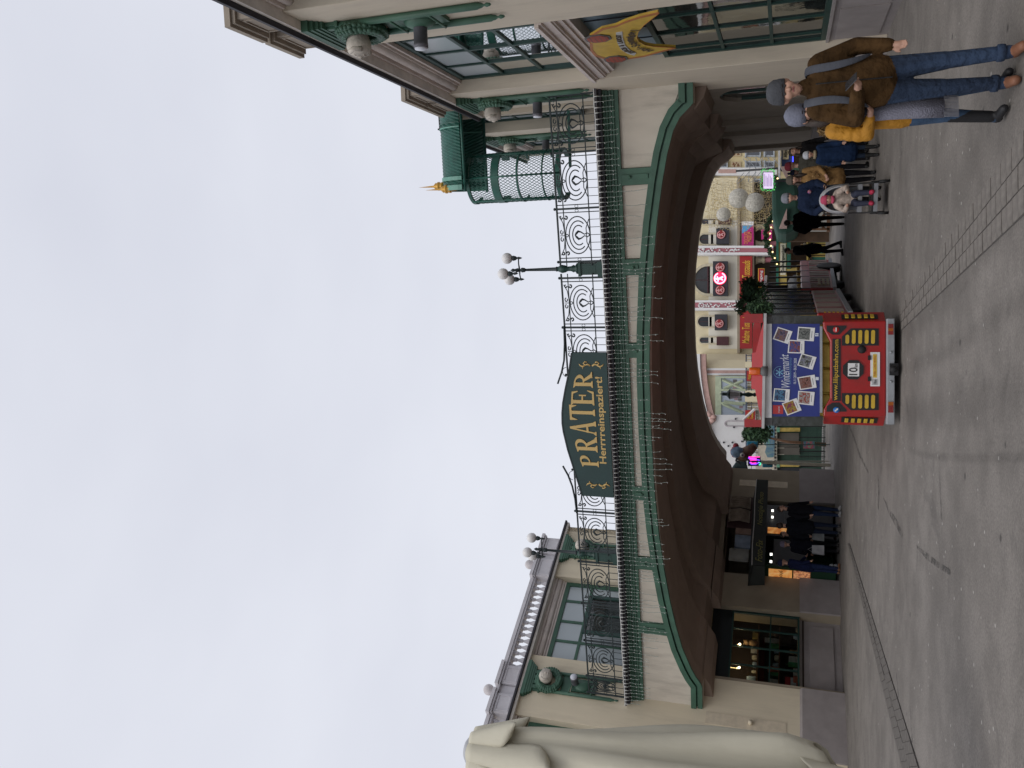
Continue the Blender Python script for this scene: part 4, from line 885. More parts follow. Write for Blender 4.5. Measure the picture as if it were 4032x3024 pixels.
# ---------------------------------------------------------------- closed parasol in the left foreground
ub = at(3300, 2950, 7.5)
UC = Vector((-3.62, 7.5, 0))
UM = thing('market_parasol', 'large closed beige market parasol with drooping cloth flaps at the left edge', 'parasol', UC, 0)
cloth = mat('parasol_cloth', (.58, .55, .44), .9, .06, 3, .3, 7, dirt=(.34, .31, .23, .35), dscale=2.2, streak=True)
m = M(); N_ = 64; rings = 46; rr = random.Random(4); vs = []
for i in range(rings+1):
    t = i/rings; z = 4.52-3.15*t; R_ = .14+.05*min(1, t*8)+.46*t**.85
    if t > .93: R_ *= 1-.12*(t-.93)/.07
    for j in range(N_):
        a = 2*math.pi*j/N_; ph = a*8+1.2*math.sin(t*3)
        fold = .5+.5*math.cos(ph); amp = .05+.30*t
        r = R_*(1-amp*(1-fold)**1.6)+.018*math.sin(a*3+t*9)+.014*math.sin(a*19+t*5)*t+.008*math.sin(a*31+t*14)*t
        vs.append((r*math.cos(a), r*math.sin(a), z-(.22*max(0, t-.9)/.1*(1-fold))))
m.smooth = True; m.add(vs, [(i*N_+j, i*N_+(j+1) % N_, (i+1)*N_+(j+1) % N_, (i+1)*N_+j) for i in range(rings) for j in range(N_)]); m.smooth = False
o = part('canopy', m, cloth, UM); s_ = o.modifiers.new('thick', 'SOLIDIFY'); s_.thickness = .006
for k, (a0, z0, z1, w0, w1, out) in enumerate([(-1.25, 4.50, 3.58, .15, .30, .02), (-.42, 4.50, 4.0, .13, .22, -.03), (-2.1, 4.50, 3.85, .13, .26, .05), (.3, 4.5, 3.95, .12, .2, -.10)]):
    m = M(); vs = []; nn = 14; mm_ = 14     # vent flap hanging from the top cap, its tip rounded
    for i in range(nn+1):
        t = i/nn; w = w0+(w1-w0)*t if t < .82 else (w0+(w1-w0)*.82)*(.25+.75*math.cos((t-.82)/.18*1.4))
        for j in range(mm_+1):
            s = j/mm_*2-1; R_ = .20+out*t+.27*t+.02-.06*abs(s)**2*(1+t); a = a0+s*w/max(.2, R_)*.72
            z = z0-(z0-z1)*t+.04*(s*s)*t; vs.append((R_*math.cos(a), R_*math.sin(a), z))
    m.smooth = True; m.add(vs, [(i*(mm_+1)+j, i*(mm_+1)+j+1, (i+1)*(mm_+1)+j+1, (i+1)*(mm_+1)+j) for i in range(nn) for j in range(mm_)])
    o = part('vent_flap', m, cloth, UM); s_ = o.modifiers.new('thick', 'SOLIDIFY'); s_.thickness = .006
m = M(); m.lathe([(.13, 4.48), (.14, 4.50), (.13, 4.54), (.09, 4.57), (0, 4.58)], n=24); part('top_cap', m, mat('cap_grey', (.42, .43, .45), .5), UM)
m = M(); m.lathe([(.045, 0), (.045, 4.5)], n=10); part('pole', m, steel, UM)
m = M(); m.box(-.22, .22, -.22, .22, 0, .08); part('base_plate', m, steel, UM)
for k, (cx, cy, zz, rx, rz_) in enumerate([(.42, -.15, 1.22, .13, .22), (.30, -.30, 1.02, .17, .18), (.16, -.36, .88, .12, .14)]):
    m = M(); vs = []   # loose corner folds under the hem
    for i in range(13):
        for j in range(17):
            a = math.pi*1.25*j/16-.6; t = i/12; vs.append((cx+rx*math.cos(a)*(.6+.4*t)-.1*t, cy-rx*math.sin(a)*.8, zz+rz_*(.9-1.8*t)+.05*math.cos(a*2)))
    m.smooth = True; m.add(vs, [(i*17+j, i*17+j+1, (i+1)*17+j+1, (i+1)*17+j) for i in range(12) for j in range(16)])
    o = part('hem_fold', m, cloth, UM); s_ = o.modifiers.new('thick', 'SOLIDIFY'); s_.thickness = .006
# ---------------------------------------------------------------- green lattice pavilion on the bridge terrace
LP = thing('lattice_kiosk', 'green lattice kiosk with an arched scaly roof and golden spires on the bridge terrace', 'kiosk', (0, 0, 0), 0)
YL = 18.9; c0 = at(2215, 690, YL); LP.location = (c0.x+.17, YL+.5, c0.z-6.72*.81); LP.scale = (.92, .92, .81); LP.rotation_euler.z = math.radians(-12)
LR, LQ = .68, .62
m = M(); Rr_ = .90; zt = 9.78; n_ = 22
vs = []
for i in range(61):
    x = -.22+2.6*i/60; w = .02*math.sin(i*2.1)
    for j in range(n_+1):
        a = math.pi*j/n_; r = Rr_+(.018 if (i+j) % 2 else -.006); vs.append((x, -r*math.cos(a), zt+r*math.sin(a)*1.05))
m.add(vs, [(i*(n_+1)+j, i*(n_+1)+j+1, (i+1)*(n_+1)+j+1, (i+1)*(n_+1)+j) for i in range(60) for j in range(n_)]); o = part('roof_shell', m, greenM, LP); s_ = o.modifiers.new('t', 'SOLIDIFY'); s_.thickness = .03
for x, w, R2, mt in ((-.22, .13, .96, greenP), (.02, .10, .95, greenP), (1.35, .03, .94, greenP), (1.46, .02, .94, greenM)):
    m = M(); P = [(-R2*math.cos(math.pi*j/24), zt+R2*1.05*math.sin(math.pi*j/24)) for j in range(25)]; Q = [(-(R2-.09)*math.cos(math.pi*j/24), zt+(R2-.09)*1.05*math.sin(math.pi*j/24)) for j in range(25)]
    m.prism(P+Q[::-1], x-w/2, x+w/2, 'yz'); part('roof_rim', m, mt, LP)
for y in (-.86, -.5, .86):
    m = M(); z = zt-.06 if abs(y) > .8 else zt+.75; m.tube([(-.33, y, z), (2.5, y, z)], .05 if abs(y) > .8 else .02, 8); part('roof_beam', m, greenM, LP)
def lattice(R_, z0, z1, a0, a1, nn, cx=0):
    m = M(); h = (z1-z0); st = (a1-a0)/nn
    k = max(1, round(h/(st*R_*1.9)))
    for i in range(nn):
        for j in range(k):
            za, zb_ = z0+h*j/k, z0+h*(j+1)/k; zm = (za+zb_)/2; A = a0+st*i; P = lambda a, z: (cx+R_*math.cos(a), R_*math.sin(a), z)
            for p_, q_ in ((P(A, zm), P(A+st/2, zb_)), (P(A+st/2, zb_), P(A+st, zm)), (P(A+st, zm), P(A+st/2, za)), (P(A+st/2, za), P(A, zm))): m.tube([p_, q_], .009, 3, False)
    return m
part('lattice_screen', lattice(.66, 6.9, 8.72, math.radians(150), math.radians(390), 34), greenM, LP)
part('lattice_screen', lattice(.66, 8.95, 9.7, math.radians(150), math.radians(390), 34), greenM, LP)
for z, h in ((6.78, .14), (7.32, .03), (8.1, .05), (8.72, .24), (9.68, .1)):
    m = M(); A = [math.radians(140+260*j/40) for j in range(41)]; P = [(LR*math.cos(a), LR*math.sin(a)) for a in A]; Q = [(LQ*math.cos(a), LQ*math.sin(a)) for a in A]
    m.prism(P+Q[::-1], z, z+h, 'xy'); part('ring_rail', m, greenM, LP)
for a in (150, 205, 270, 330, 385):
    a = math.radians(a); m = M(); m.tube([(.67*math.cos(a), .67*math.sin(a), 6.78), (.67*math.cos(a), .67*math.sin(a), 9.75)], .028, 6); part('corner_post', m, greenM, LP)
for y in (.55,): m = M(); m.box(.2, 2.6, y-.03, y+.03, 6.76, 6.84); part('bracket_beam', m, greenM, LP)
for x, y, z in ((-.12, 0, zt+.95), (-.24, -.72, zt+.35)):
    m = M(); m.lathe([(.07, -.05), (.07, .1), (.11, .12), (.11, .18), (.07, .2), (.12, .24), (.12, .3), (.08, .33), (.10, .37), (.06, .42), (.03, .46), (.0, 1.0)], (x, y, z), 12); part('gold_spire', m, mat('spire_gold', (.52, .28, .04), .35, metal=.3), LP)
# ---------------------------------------------------------------- the square beyond the arch
def bgt(name, label, cat, x, y, Y, group=None):
    p = at(x, y, Y); T = thing(name, label, cat, (p.x, Y, 0), 0, group); return T, pmap(T, Y)
def rp(T, f, nm, mt, x0, x1, y0, y1, a, b, **k):
    m = M(); prect(m, f, x0, x1, y0, y1, a, b); return part(nm, m, mt, T, **k)
def archpts(f, x0, x1, y0, y1, n=10):
    """upright arch opening: x0 = crown, x1 = foot (photo px), y0..y1 width"""
    cy = (y0+y1)/2; r = (y1-y0)/2; pts = [f(x1, y1), f(x1, y0)]
    return pts+[f(x0+r-r*math.sin(math.radians(t)), cy-r*math.cos(math.radians(t))) for t in [180*i/n for i in range(n+1)]]
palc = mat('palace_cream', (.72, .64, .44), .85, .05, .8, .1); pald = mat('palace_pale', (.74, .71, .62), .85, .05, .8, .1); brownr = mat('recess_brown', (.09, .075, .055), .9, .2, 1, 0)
rosy = mat('rose_paint', (.42, .16, .19), .7, .08, 1, .05); whit = mat('trim_white', (.78, .78, .78), .7, .04, 1, .05); madred = mat('board_red', (.36, .018, .02), .5, .06, 1, 0); goldl = mat('board_gold_letters', (.75, .45, .05), .4)
panew = mat('far_window_glass', (.05, .055, .065), .1, .3, .6, 0, spec=.8)
PA, f = bgt('waxworks_palace', 'cream palace with rose columns, arched windows and red boards beyond the arch', 'building', 3268, 1150, 52)
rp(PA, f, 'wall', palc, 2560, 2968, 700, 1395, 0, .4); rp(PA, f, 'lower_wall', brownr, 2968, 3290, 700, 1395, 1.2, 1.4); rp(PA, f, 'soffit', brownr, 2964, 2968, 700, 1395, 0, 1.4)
for y0, y1 in ((868, 975), (1010, 1187), (1226, 1374)): rp(PA, f, 'pale_panel', pald, 2790, 2908, y0, y1, -.06, 0)
rp(PA, f, 'ledge', mat('ledge_stone', (.32, .27, .2), .8), 2904, 2914, 700, 1390, -.35, 0); rp(PA, f, 'ledge', mat('ledge_stone', ()), 2963, 2970, 700, 1390, -.35, 0)
for y0, y1, bo in ((975, 1010, 3045), (1187, 1225, 3040)):
    rp(PA, f, 'column_edge', whit, 2600, bo, y0, y0+8, -.7, -.1); rp(PA, f, 'column_edge', whit, 2600, bo, y1-9, y1, -.7, -.1); rp(PA, f, 'column_face', rosy, 2600, bo, y0+8, y1-9, -.6, -.1)
    m = M(); rr = random.Random(y0)
    for k in range(34):
        t = k/33; px = 2757+155*t; w = (10 if t < .3 else 12 if t < .65 else 9)*(1-.75*max(0, t-.75)/.25); x, z = f(px, (y0+y1)/2-1+rr.uniform(-w, w)); m.ball((x, -.63, z), rr.uniform(.035, .075), 5, (1, .5, 1))
    x, z = f(2765, (y0+y1)/2); m.tube([(x+.16*math.cos(a/8*6.3), -.63, z+.16*math.sin(a/8*6.3)) for a in range(9)], .03, 5, False); part('stucco_garland', m, whit, PA, kind='stuff')
def arched(y0, y1, x0, x1, ring=6):
    m = M(); P = archpts(f, x0-ring, x1, y0-ring, y1+ring, 14); Q = archpts(f, x0, x1, y0, y1, 14); m.strip(P+[P[0]], Q+[Q[0]], -.14, .0); w = part('arched_window', m, mat('arch_trim', (.58, .52, .38), .8), PA)
    m = M(); m.prism(Q, -.03, -.01); part('pane', m, panew, w)
    m = M(); rwood = mat('window_wood', (.07, .02, .025), .6); prect(m, f, x0+(x1-x0)*.38, x0+(x1-x0)*.46, y0, y1, -.06, -.03); cy = (y0+y1)/2; prect(m, f, x0, x1, cy-1, cy+1, -.055, -.03); part('glazing_bar', m, rwood, w)
arched(924, 962, 2755, 2872); arched(1248, 1286, 2749, 2866); arched(864, 884, 2763, 2880, 4); arched(1329, 1351, 2756, 2870, 5); arched(1049, 1157, 2735, 2868, 10)
rp(PA, f, 'balcony_box', mat('window_wood', ()), 2823, 2870, 1327, 1360, -.3, -.05); rp(PA, f, 'balcony_box', mat('window_wood', ()), 2830, 2878, 862, 886, -.3, -.05)
boardk = mat('logo_board', (.03, .03, .04), .5)
pinkl = mat('logo_pink', (.75, .42, .42), .5); redl = mat('logo_red', (.35, .03, .03), .5)
def logo(T, f, cx, cy, r, y, lit=False):
    a, b = (mat('neon_red', (.6, .01, .05), .4, emit=(1, .02, .08), est=1.6), mat('neon_pink', (1, .5, .7), .4, emit=(1, .55, .75), est=1.5)) if lit else (redl, pinkl)
    x, z = f(cx, cy); k = abs(f(cx, cy-r)[0]-x); m = M(); m.lathe([(0, y), (k, y), (k, y+.04)], (x, 0, z), 20, 'y'); part('logo_disc', m, a, T)
    m = M(); m.tube([(x+k*.82*math.cos(t/16*6.283), y-.015, z+k*.82*math.sin(t/16*6.283)) for t in range(1, 16)], k*.10, 4)
    m.tube([(x-.05*k, y-.02, z+.55*k), (x-.2*k, y-.02, z+.25*k), (x, y-.02, z), (x+.25*k, y-.02, z-.5*k)], k*.14, 4); m.tube([(x, y-.02, z), (x-.3*k, y-.02, z-.45*k)], k*.12, 4); m.tube([(x-.55*k, y-.02, z+.3*k), (x-.1*k, y-.02, z+.2*k), (x+.3*k, y-.02, z+.45*k)], k*.09, 4); m.ball((x-.02*k, y-.02, z+.62*k), k*.13, 6)
    part('logo_dancer', m, b, T)
for x0, x1, y0, y1 in ((2823, 2873, 904, 966), (2817, 2866, 1241, 1302), (2810, 2868, 1034, 1168)): rp(PA, f, 'logo_board', boardk, x0, x1, y0, y1, -.6, -.2)
for cx, cy, r, l in ((2843, 931, 17, 0), (2836, 1277, 17, 0), (2839, 1058, 18, 0), (2838, 1101, 25, 1), (2839, 1147, 18, 0)): logo(PA, f, cx, cy, r, -.66, l)
def board(T, f, s, x0, x1, y0, y1, bm, tm, yoff=-.45, nm='name_board', shear=.25, k=.8, frame=None):
    rp(T, f, nm, bm, x0, x1, y0, y1, yoff, yoff+.12)
    if frame: rp(T, f, 'board_frame', frame, x0-2, x1+2, y0-2, y1+2, yoff+.02, yoff+.1)
    if s: x, z = f((x0+x1)/2, (y0+y1)/2); w = abs(f(x0, y0)[0]-f(x0, y1)[0]); h = abs(f(x0, y0)[1]-f(x1, y0)[1]); text(s, tm, T, (x, yoff-.02, z), width=w*k, height=h*.62, ext=.01, shear=shear, thick=.005)
board(PA, f, 'Madame Tussauds', 2914, 2963, 1013, 1186, madred, goldl); board(PA, f, 'Madame Tussauds', 2915, 2962, 1226, 1374, madred, goldl, k=.72)
x, z = f(2950, 1048); text('WIEN', goldl, PA, (x, -.48, z), width=.5, height=.16, ext=.01)
x, z = f(2953, 1255); text('WIEN', goldl, PA, (x, -.48, z), width=.45, height=.15, ext=.01)
mag = mat('board_magenta', (.50, .02, .20), .5); org = mat('board_orange_letters', (.8, .28, .12), .5); cya = mat('board_cyan', (.10, .35, .65), .5)
board(PA, f, '', 2922, 2968, 880, 975, mag, org); x, z = f(2939, 942); text('CHOCOLATE', org, PA, (x, -.48, z), width=.75, height=.24, ext=.01, thick=.01); x, z = f(2953, 938); text('MUSEUM', org, PA, (x, -.48, z), width=.6, height=.22, ext=.01, thick=.01)
m = M(); m.prism([f(2923, 925), f(2923, 893), f(2965, 893), f(2940, 915)], -.47, -.45); part('board_wedge', m, cya, PA); rp(PA, f, 'board_wedge', whit, 2922, 2968, 878, 893, -.47, -.45)
rp(PA, f, 'small_banner', mag, 2998, 3040, 908, 946, -.3, -.2); x, z = f(3018, 925); text('CHOCOLATE', org, PA, (x, -.32, z+.1), width=.45, height=.15, ext=.01); text('MUSEUM', org, PA, (x, -.32, z-.12), width=.4, height=.15, ext=.01)
board(PA, f, 'Eingang', 2988, 3009, 1063, 1134, madred, whit, -.5, shear=0, frame=goldl)
for yy in (958, 1020, 1164, 890):
    x, z = f(3000, yy); m = M(); zc = f(2975, yy)[1]; m.lathe([(.2, -.1), (.24, 0), (.16, .1), (.2, .3), (.26, .42), (.3, .45)], (x, .35, zc-.45), 10); part('capital', m, mat('arch_trim', ()), PA)
    m = M(); m.lathe([(.16, 0), (.16, zc-.5)], (x, .35, 0), 12); part('rose_column', m, rosy, PA)
m = M()
for k in range(6): m.box(*sorted((f(3060, 1020+k*22)[0], f(3060, 1036+k*22)[0])), .95, 1.2, 0, 2.3)
part('entrance_door', m, mat('window_wood', ()), PA)
# curved yellow wing with cornice and the big printed hoarding
YW, f = bgt('yellow_wing', 'yellow rounded wing with pink and white cornice left of the palace', 'building', 3268, 1500, 50)
m = M(); A = [f(3290, y)[0] for y in (1392, 1420, 1450, 1540, 1650)]; D = [1.6, .5, .0, .0, .0]; zt = f(2745, 1500)[1]
m.prism([(a, d) for a, d in zip(A, D)]+[(A[-1], 2), (A[0], 2)], 0, zt, 'xy'); part('wall', m, palc, YW)
for k, (px, mt, dy) in enumerate(((2738, whit, .5), (2760, rosy, .4))):
    mtt = whit if k == 0 else mat('cornice_pink', (.52, .34, .30), .8)
    m = M(); P = [f(px+.00095*(y-1400)**2*.62, y) for y in (1395, 1450, 1500, 1550, 1600, 1640)]; Q = [f(px+21+.00095*(y-1400)**2*.62, y) for y in (1395, 1450, 1500, 1550, 1600, 1640)]; m.strip(P, Q, -dy, .1); part('cornice_band', m, mtt, YW)
for y0, y1, mt in ((1450, 1458, whit), (1458, 1470, mat('cornice_pink', ())), (1470, 1477, whit)): rp(YW, f, 'pilaster_strip', mt, 2783, 2942, y0, y1, -.1-.02*(mt is whit), .0)
HO, f = bgt('printed_hoarding', 'pale green framed hoarding printed with house fronts beside the white building', 'hoarding', 3268, 1560, 49.5)
lg = mat('hoarding_green', (.42, .48, .34), .7); rp(HO, f, 'backing', mat('hoarding_blue', (.38, .44, .52), .6, .15, .5, 0), 2817, 2942, 1480, 1634, 0, .3)
rp(HO, f, 'top_beam', lg, 2817, 2840, 1482, 1634, -.08, 0); rp(HO, f, 'frame_post', lg, 2840, 2942, 1482, 1489, -.08, 0); rp(HO, f, 'frame_post', lg, 2840, 2942, 1531, 1540, -.08, 0); rp(HO, f, 'frame_post', lg, 2840, 2942, 1583, 1592, -.08, 0)
for a, b in (((2845, 1495), (2925, 1530)), ((2845, 1590), (2925, 1625)), ((2925, 1500), (2850, 1530)), ((2925, 1592), (2850, 1582))):
    m = M(); p, q2 = f(*a), f(*b); m.tube([(p[0], -.05, p[1]), (q2[0], -.05, q2[1])], .09, 4); part('truss_brace', m, lg, HO)
rr = random.Random(2)
for k in range(15):
    y0 = 1490+rr.random()*130; x0 = 2885+rr.random()*35; rp(HO, f, 'printed_window', [mat('print_white', (.6, .6, .6), .6), mat('print_dark', (.12, .11, .11), .6), mat('print_mauve', (.3, .2, .22), .6)][k % 3], x0, x0+14, y0, y0+9, -.012-.002*k, -.003)
WB, f = bgt('white_show_building', 'white building with curly pink relief and a blue roundel left of the hoarding', 'building', 3268, 1740, 48)
wbm = mat('show_white', (.66, .66, .66), .8, .05, .5, .1, dirt=(.45, .42, .38, .4)); rp(WB, f, 'wall', wbm, 2690, 3290, 1634, 2150, 0, .5)
m = M(); P = [(2790, 1622), (2800, 1633), (2816, 1640), (2812, 1655), (2795, 1668), (2790, 1680), (2798, 1695), (2802, 1712), (2796, 1735)]
for d in (0, 8, -9): m.tube([(f(x+d-6, y)[0], -.1, f(x+d-6, y)[1]) for x, y in P], .07 if d else .14, 6)
for x, y in P[1:]: m.ball((f(x-6, y)[0], -.2, f(x-6, y)[1]), .14, 6, (1, .5, 1))
part('curly_relief', m, mat('cornice_pink', ()), WB)
m = M(); O = archpts(f, 2852, 2940, 1656, 1680); m.strip(O+[O[0]], [((x+O[0][0]*0)*1, z) for x, z in archpts(f, 2857, 2940, 1660, 1676)]+[archpts(f, 2857, 2940, 1660, 1676)[0]], -.06, 0); part('oval_relief', m, mat('relief_mauve', (.42, .38, .40), .8), WB)
x, z = f(2822, 1745); m = M(); m.lathe([(0, -.05), (.16, -.05), (.16, 0)], (x, 0, z), 16, 'y'); part('blue_roundel', m, mat('roundel_dusty', (.10, .17, .36), .6), WB)
m = M()
for x_, y_ in ((2850, 1742), (2884, 1742), (2868, 1756), (2897, 1649), (2890, 1682), (2922, 1738), (2905, 1757)): m.ball((f(x_, y_)[0], -.08, f(x_, y_)[1]), .06, 6)
part('wall_spots', m, boardk, WB, kind='stuff')
# terrace with navy railings, red boards and lantern
TE, f = bgt('terrace_railing', 'navy terrace railing with pale posts and red name boards in front of the hoarding', 'railing', 3268, 1560, 44)
nav = mat('navy_rail', (.02, .03, .08), .6); rp(TE, f, 'terrace_base', mat('terrace_pale', (.5, .45, .36), .8), 2975, 3290, 1395, 1850, .05, .5)
rp(TE, f, 'top_rail', nav, 2936, 2940, 1395, 1850, -.05, .03)
for k in range(42):
    y = 1398+k*10.6
    rp(TE, f, 'baluster', whit if k % 3 else nav, 2940, 2985, y, y+2.4, -.02, .02)
for y in (1425, 1538, 1560, 1700): rp(TE, f, 'pale_post', palc, 2934, 3000, y, y+22, -.12, .12)
rp(TE, f, 'middle_rail', nav, 2958, 2960, 1395, 1850, -.04, .0)
for x0, x1, y0, y1 in ((2941, 2961, 1461, 1500), (2935, 2974, 1615, 1654)): board(TE, f, 'Madame\nTussauds' if y0 > 1600 else 'Madame', x0, x1, y0, y1, madred, goldl, -.2, k=.7)
SL, f = bgt('street_lantern', 'old green street lantern with a tapered glass head above the train roof', 'street lamp', 3290, 1561, 30)
gl = mat('lantern_glass', (.55, .55, .56), .25)
def ring(m, px, r): x, z = f(px, 1561); return (r, z)
hd = [(2912, 12), (2874, 20)]; sx = 30/3350
m = M(); m.lathe([(12*sx, f(2912, 1561)[1]), (20*sx, f(2875, 1561)[1])], n=6, smooth=False); part('lantern_glass', m, gl, SL)
m = M(); m.lathe([(21*sx, f(2875, 0+1561)[1]), (21*sx, f(2872, 1561)[1]), (12*sx, f(2865, 1561)[1]), (7*sx, f(2860, 1561)[1]), (7*sx, f(2846, 1561)[1]), (3*sx, f(2843, 1561)[1]), (1*sx, f(2834, 1561)[1])], n=10); part('lantern_roof', m, greenD, SL)
m = M(); pr = [(.12, 0), (.12, .6), (.06, .7), (.05, 2.2)]+[(k*sx, f(x, 1561)[1]) for x, k in ((2978, 4), (2972, 9), (2965, 5), (2955, 8), (2945, 10), (2935, 7), (2925, 5), (2918, 9), (2914, 11))]; m.lathe(pr, n=10); part('lantern_post', m, greenD, SL)
# red parasols of the cafe terrace seen over the train
# yellow town house on the right
YH, f = bgt('yellow_town_house', 'pale yellow house with grey framed windows at the right end of the square', 'building', 3268, 640, 60)
rp(YH, f, 'wall', mat('house_yellow', (.62, .52, .30), .85, .05, .5, .1), 2700, 3290, 480, 715, 0, .5)
fg = mat('frame_blue_grey', (.42, .46, .50), .7); pn = mat('fresco_panel', (.50, .40, .26), .8, .1)
for y0, y1 in ((590, 618), (636, 662), (705, 731)):
    for x0, x1 in ((2820, 2866), (2936, 2996), (3010, 3050)):
        w = rp(YH, f, 'window_frame', fg, x0, x1, y0, y1, -.12, 0); rp(YH, f, 'pane', panew, x0+7, x1-5, y0+5, y1-5, -.125, -.11); rp(YH, f, 'sill', fg, x1-3, x1, y0-3, y1+3, -.25, 0); rp(YH, f, 'lintel', fg, x0-3, x0+3, y0-2, y1+2, -.22, 0)
    rp(YH, f, 'fresco_panel', pn, 2880, 2918, y0+2, y1-2, -.08, 0); m = M(); x, z = f(2898, (y0+y1)/2)
    for k in range(9): m.ball((x+math.sin(k*2.1)*.12, -.09, z+math.cos(k*1.7)*.2), .06, 5, (1, .3, 1))
    part('painted_figure', m, mat('fresco_brown', (.22, .10, .05), .8), YH)
for y0, y1 in ((664, 700),): rp(YH, f, 'pilaster', whit, 2800, 3060, y0, y1-6, -.3, 0); rp(YH, f, 'pilaster_panel', mat('cornice_pink', ()), 2830, 2900, y0+7, y1-14, -.33, -.3)
rp(YH, f, 'cornice', whit, 2790, 2802, 480, 800, -.5, 0); rp(YH, f, 'wall_wing', mat('house_tan', (.52, .42, .24), .85), 2795, 3290, 735, 872, .1, .5)
# illuminated balls and golden net
for x, y, r, lb in ((2908, 781, 39, 'upper white light ball hanging in the golden net'), (2971, 797, 38, 'lower white light ball just above the green stall roof'), (2849, 844, 28, 'smallest white light ball nearest the arch edge')):
    p = at(x, y, 41); m = M(); m.ball((0, 0, 0), r*41/3350, 20); T = single('light_ball', m, mat('light_ball', (.55, .53, .47), .8, .35, 14, .8, 30, alpha=.72), lb, 'light ball', p, 0, 'white light balls over the market')
NT, f = bgt('light_net', 'golden net of unlit fairy light wires hung between the stalls and the palace', 'fairy lights', 3268, 800, 42)
rr = random.Random(8); m = M(); gw = mat('gold_wire', (.42, .34, .2), .5)
for k in range(26):
    y = 712+k*7.2; m.tube([(f(x, y+rr.uniform(-5, 5))[0], rr.uniform(-.5, .5), f(x, y)[1]) for x in range(2800, 3060, 26)], .008, 3, False)
for k in range(22):
    x = 2790+k*12; m.tube([(f(x, y)[0], rr.uniform(-.5, .5), f(x+rr.uniform(-6, 6), y)[1]) for y in range(715, 905, 18)], .008, 3, False)
part('net_wires', m, gw, NT, kind='stuff')
m = M()
for k in range(1500):
    x = rr.uniform(2780, 3055); y = rr.gauss(800, 55); y = min(900, max(712, y)); q_ = f(x, y); m.ball((q_[0], rr.uniform(-.6, .6), q_[1]), .019, 4)
part('net_bulbs', m, mat('gold_bulb', (.62, .48, .2), .4), NT, kind='stuff')
# market stalls
def stall_label_board(T, f, s, x0, x1, y0, y1, bm, tm, y=-.1): board(T, f, s, x0, x1, y0, y1, bm, tm, y, 'name_board', 0, .86)
ST, f = bgt('sweets_stall', 'yellow and green sweets stall with a long cream name board', 'market stall', 3268, 985, 38)
sy = mat('stall_yellow', (.48, .36, .10), .7, .1, 3, .1); sg = mat('stall_green', (.02, .13, .09), .6, .15, 3, .1); wd = mat('stall_inside', (.10, .06, .035), .8, .3, 3, .1)
rp(ST, f, 'back_wall', wd, 3058, 3270, 915, 1200, 1.6, 1.8); rp(ST, f, 'roof', sg, 3056, 3066, 912, 1205, -.12, 2.0)
for y in (914, 1055, 1190): rp(ST, f, 'pillar', sy, 3060, 3262, y, y+13, -.06, .12)
rp(ST, f, 'awning', sg, 3098, 3113, 926, 1060, -.6, 0); rp(ST, f, 'fascia', sy, 3066, 3098, 926, 1190, -.05, .05)
stall_label_board(ST, f, 'Zuckergoscherl', 3072, 3094, 960, 1084, mat('board_cream', (.68, .63, .50), .6), ink)
for y0, y1 in ((927, 960), (965, 1003), (1008, 1050)):
    rp(ST, f, 'counter_panel', sy, 3180, 3260, y0, y1, -.02, .1); m = M(); a, b, c, d = f(3255, y1-5), f(3255, y0+5), f(3190, y0+5), f(3190, y1-5); m.prism([a, b, c], -.05, -.02); m.prism([a, c, d], -.06, -.021); part('panel_inlay', m, sg, ST)
rp(ST, f, 'counter_base', wood, 3262, 3272, 912, 1195, -.1, .3); rp(ST, f, 'counter_shelf', sy, 3176, 3181, 912, 1195, -.3, .3)
rr = random.Random(5)
for k in range(14): x, z = f(rr.uniform(3135, 3172), rr.uniform(930, 1180)); m = M(); m.ball((x, .3, z), .07, 7); part('sweets_bag', m, mat('sweets_%s' % 'abc'[k % 3], [(.5, .3, .1), (.4, .05, .05), (.5, .48, .4)][k % 3], .5), ST)
PS, f = bgt('price_list', 'red price list with white columns hanging on the stall pillar', 'sign', 3268, 912, 37.8); rp(PS, f, 'board', mat('list_red', (.42, .02, .03), .5), 3115, 3175, 902, 924, -.05, 0)
for k in range(9): rp(PS, f, 'price_line', whit, 3118+k*6.2, 3121+k*6.2, 905+(k % 3), 920, -.06, -.05)
GA, f = bgt('fir_garland', 'fir garland with warm bulbs along the stall roofs', 'garland', 3268, 900, 37.2)
m = foliage(10, (0, 0, 50), .01, .01, 1); m = M()
for i in range(26):
    y = 700+i*13.5; x = 3040+28*math.sin(i*.25+.5)+(6 if i % 2 else 0); q_ = f(min(3066, x), y); mm_ = foliage(70, (q_[0], 0, q_[1]), .14, .07, i, (1, .7, .9)); o_ = len(m.v); m.v += mm_.v; m.f += [tuple(a+o_ for a in fc) for fc in mm_.f]; m.mi += mm_.mi; m.sm += mm_.sm
part('fir_needles', m, [firA, firB], GA, kind='stuff')
warm = mat('warm_bulb', (1, .8, .4), .4, emit=(1, .72, .3), est=2.5)
for i in range(15): y = 706+i*24; q_ = f(3046+20*math.sin(i*.44+.5)+6, y); m = M(); m.ball((q_[0], -.15, q_[1]), .035, 6); part('bulb', m, warm, GA)
GS, f = bgt('green_stall', 'market stall with a dark green fabric roof and pink gable behind the stroller', 'market stall', 3268, 800, 35)
fabric = mat('green_fabric', (.012, .05, .035), .8, .25, 2, .3, 6); rp(GS, f, 'back_wall', wd, 3090, 3290, 735, 920, 1.8, 2)
m = M(); P = [f(x, y) for x, y in ((3145, 905), (3148, 820), (3140, 740), (3105, 712), (3055, 715), (3040, 760), (3042, 860), (3060, 925), (3095, 930))]; m.prism(P, -.6, 1.9); part('roof', m, fabric, GS, bevel=.15)
for P in (((3073, 674), (3103, 674), (3103, 733)), ((3098, 835), (3098, 912), (3068, 912))): m = M(); m.prism([f(*p) for p in P], -.75, -.62); part('gable', m, mat('gable_pink', (.42, .30, .27), .8), GS)
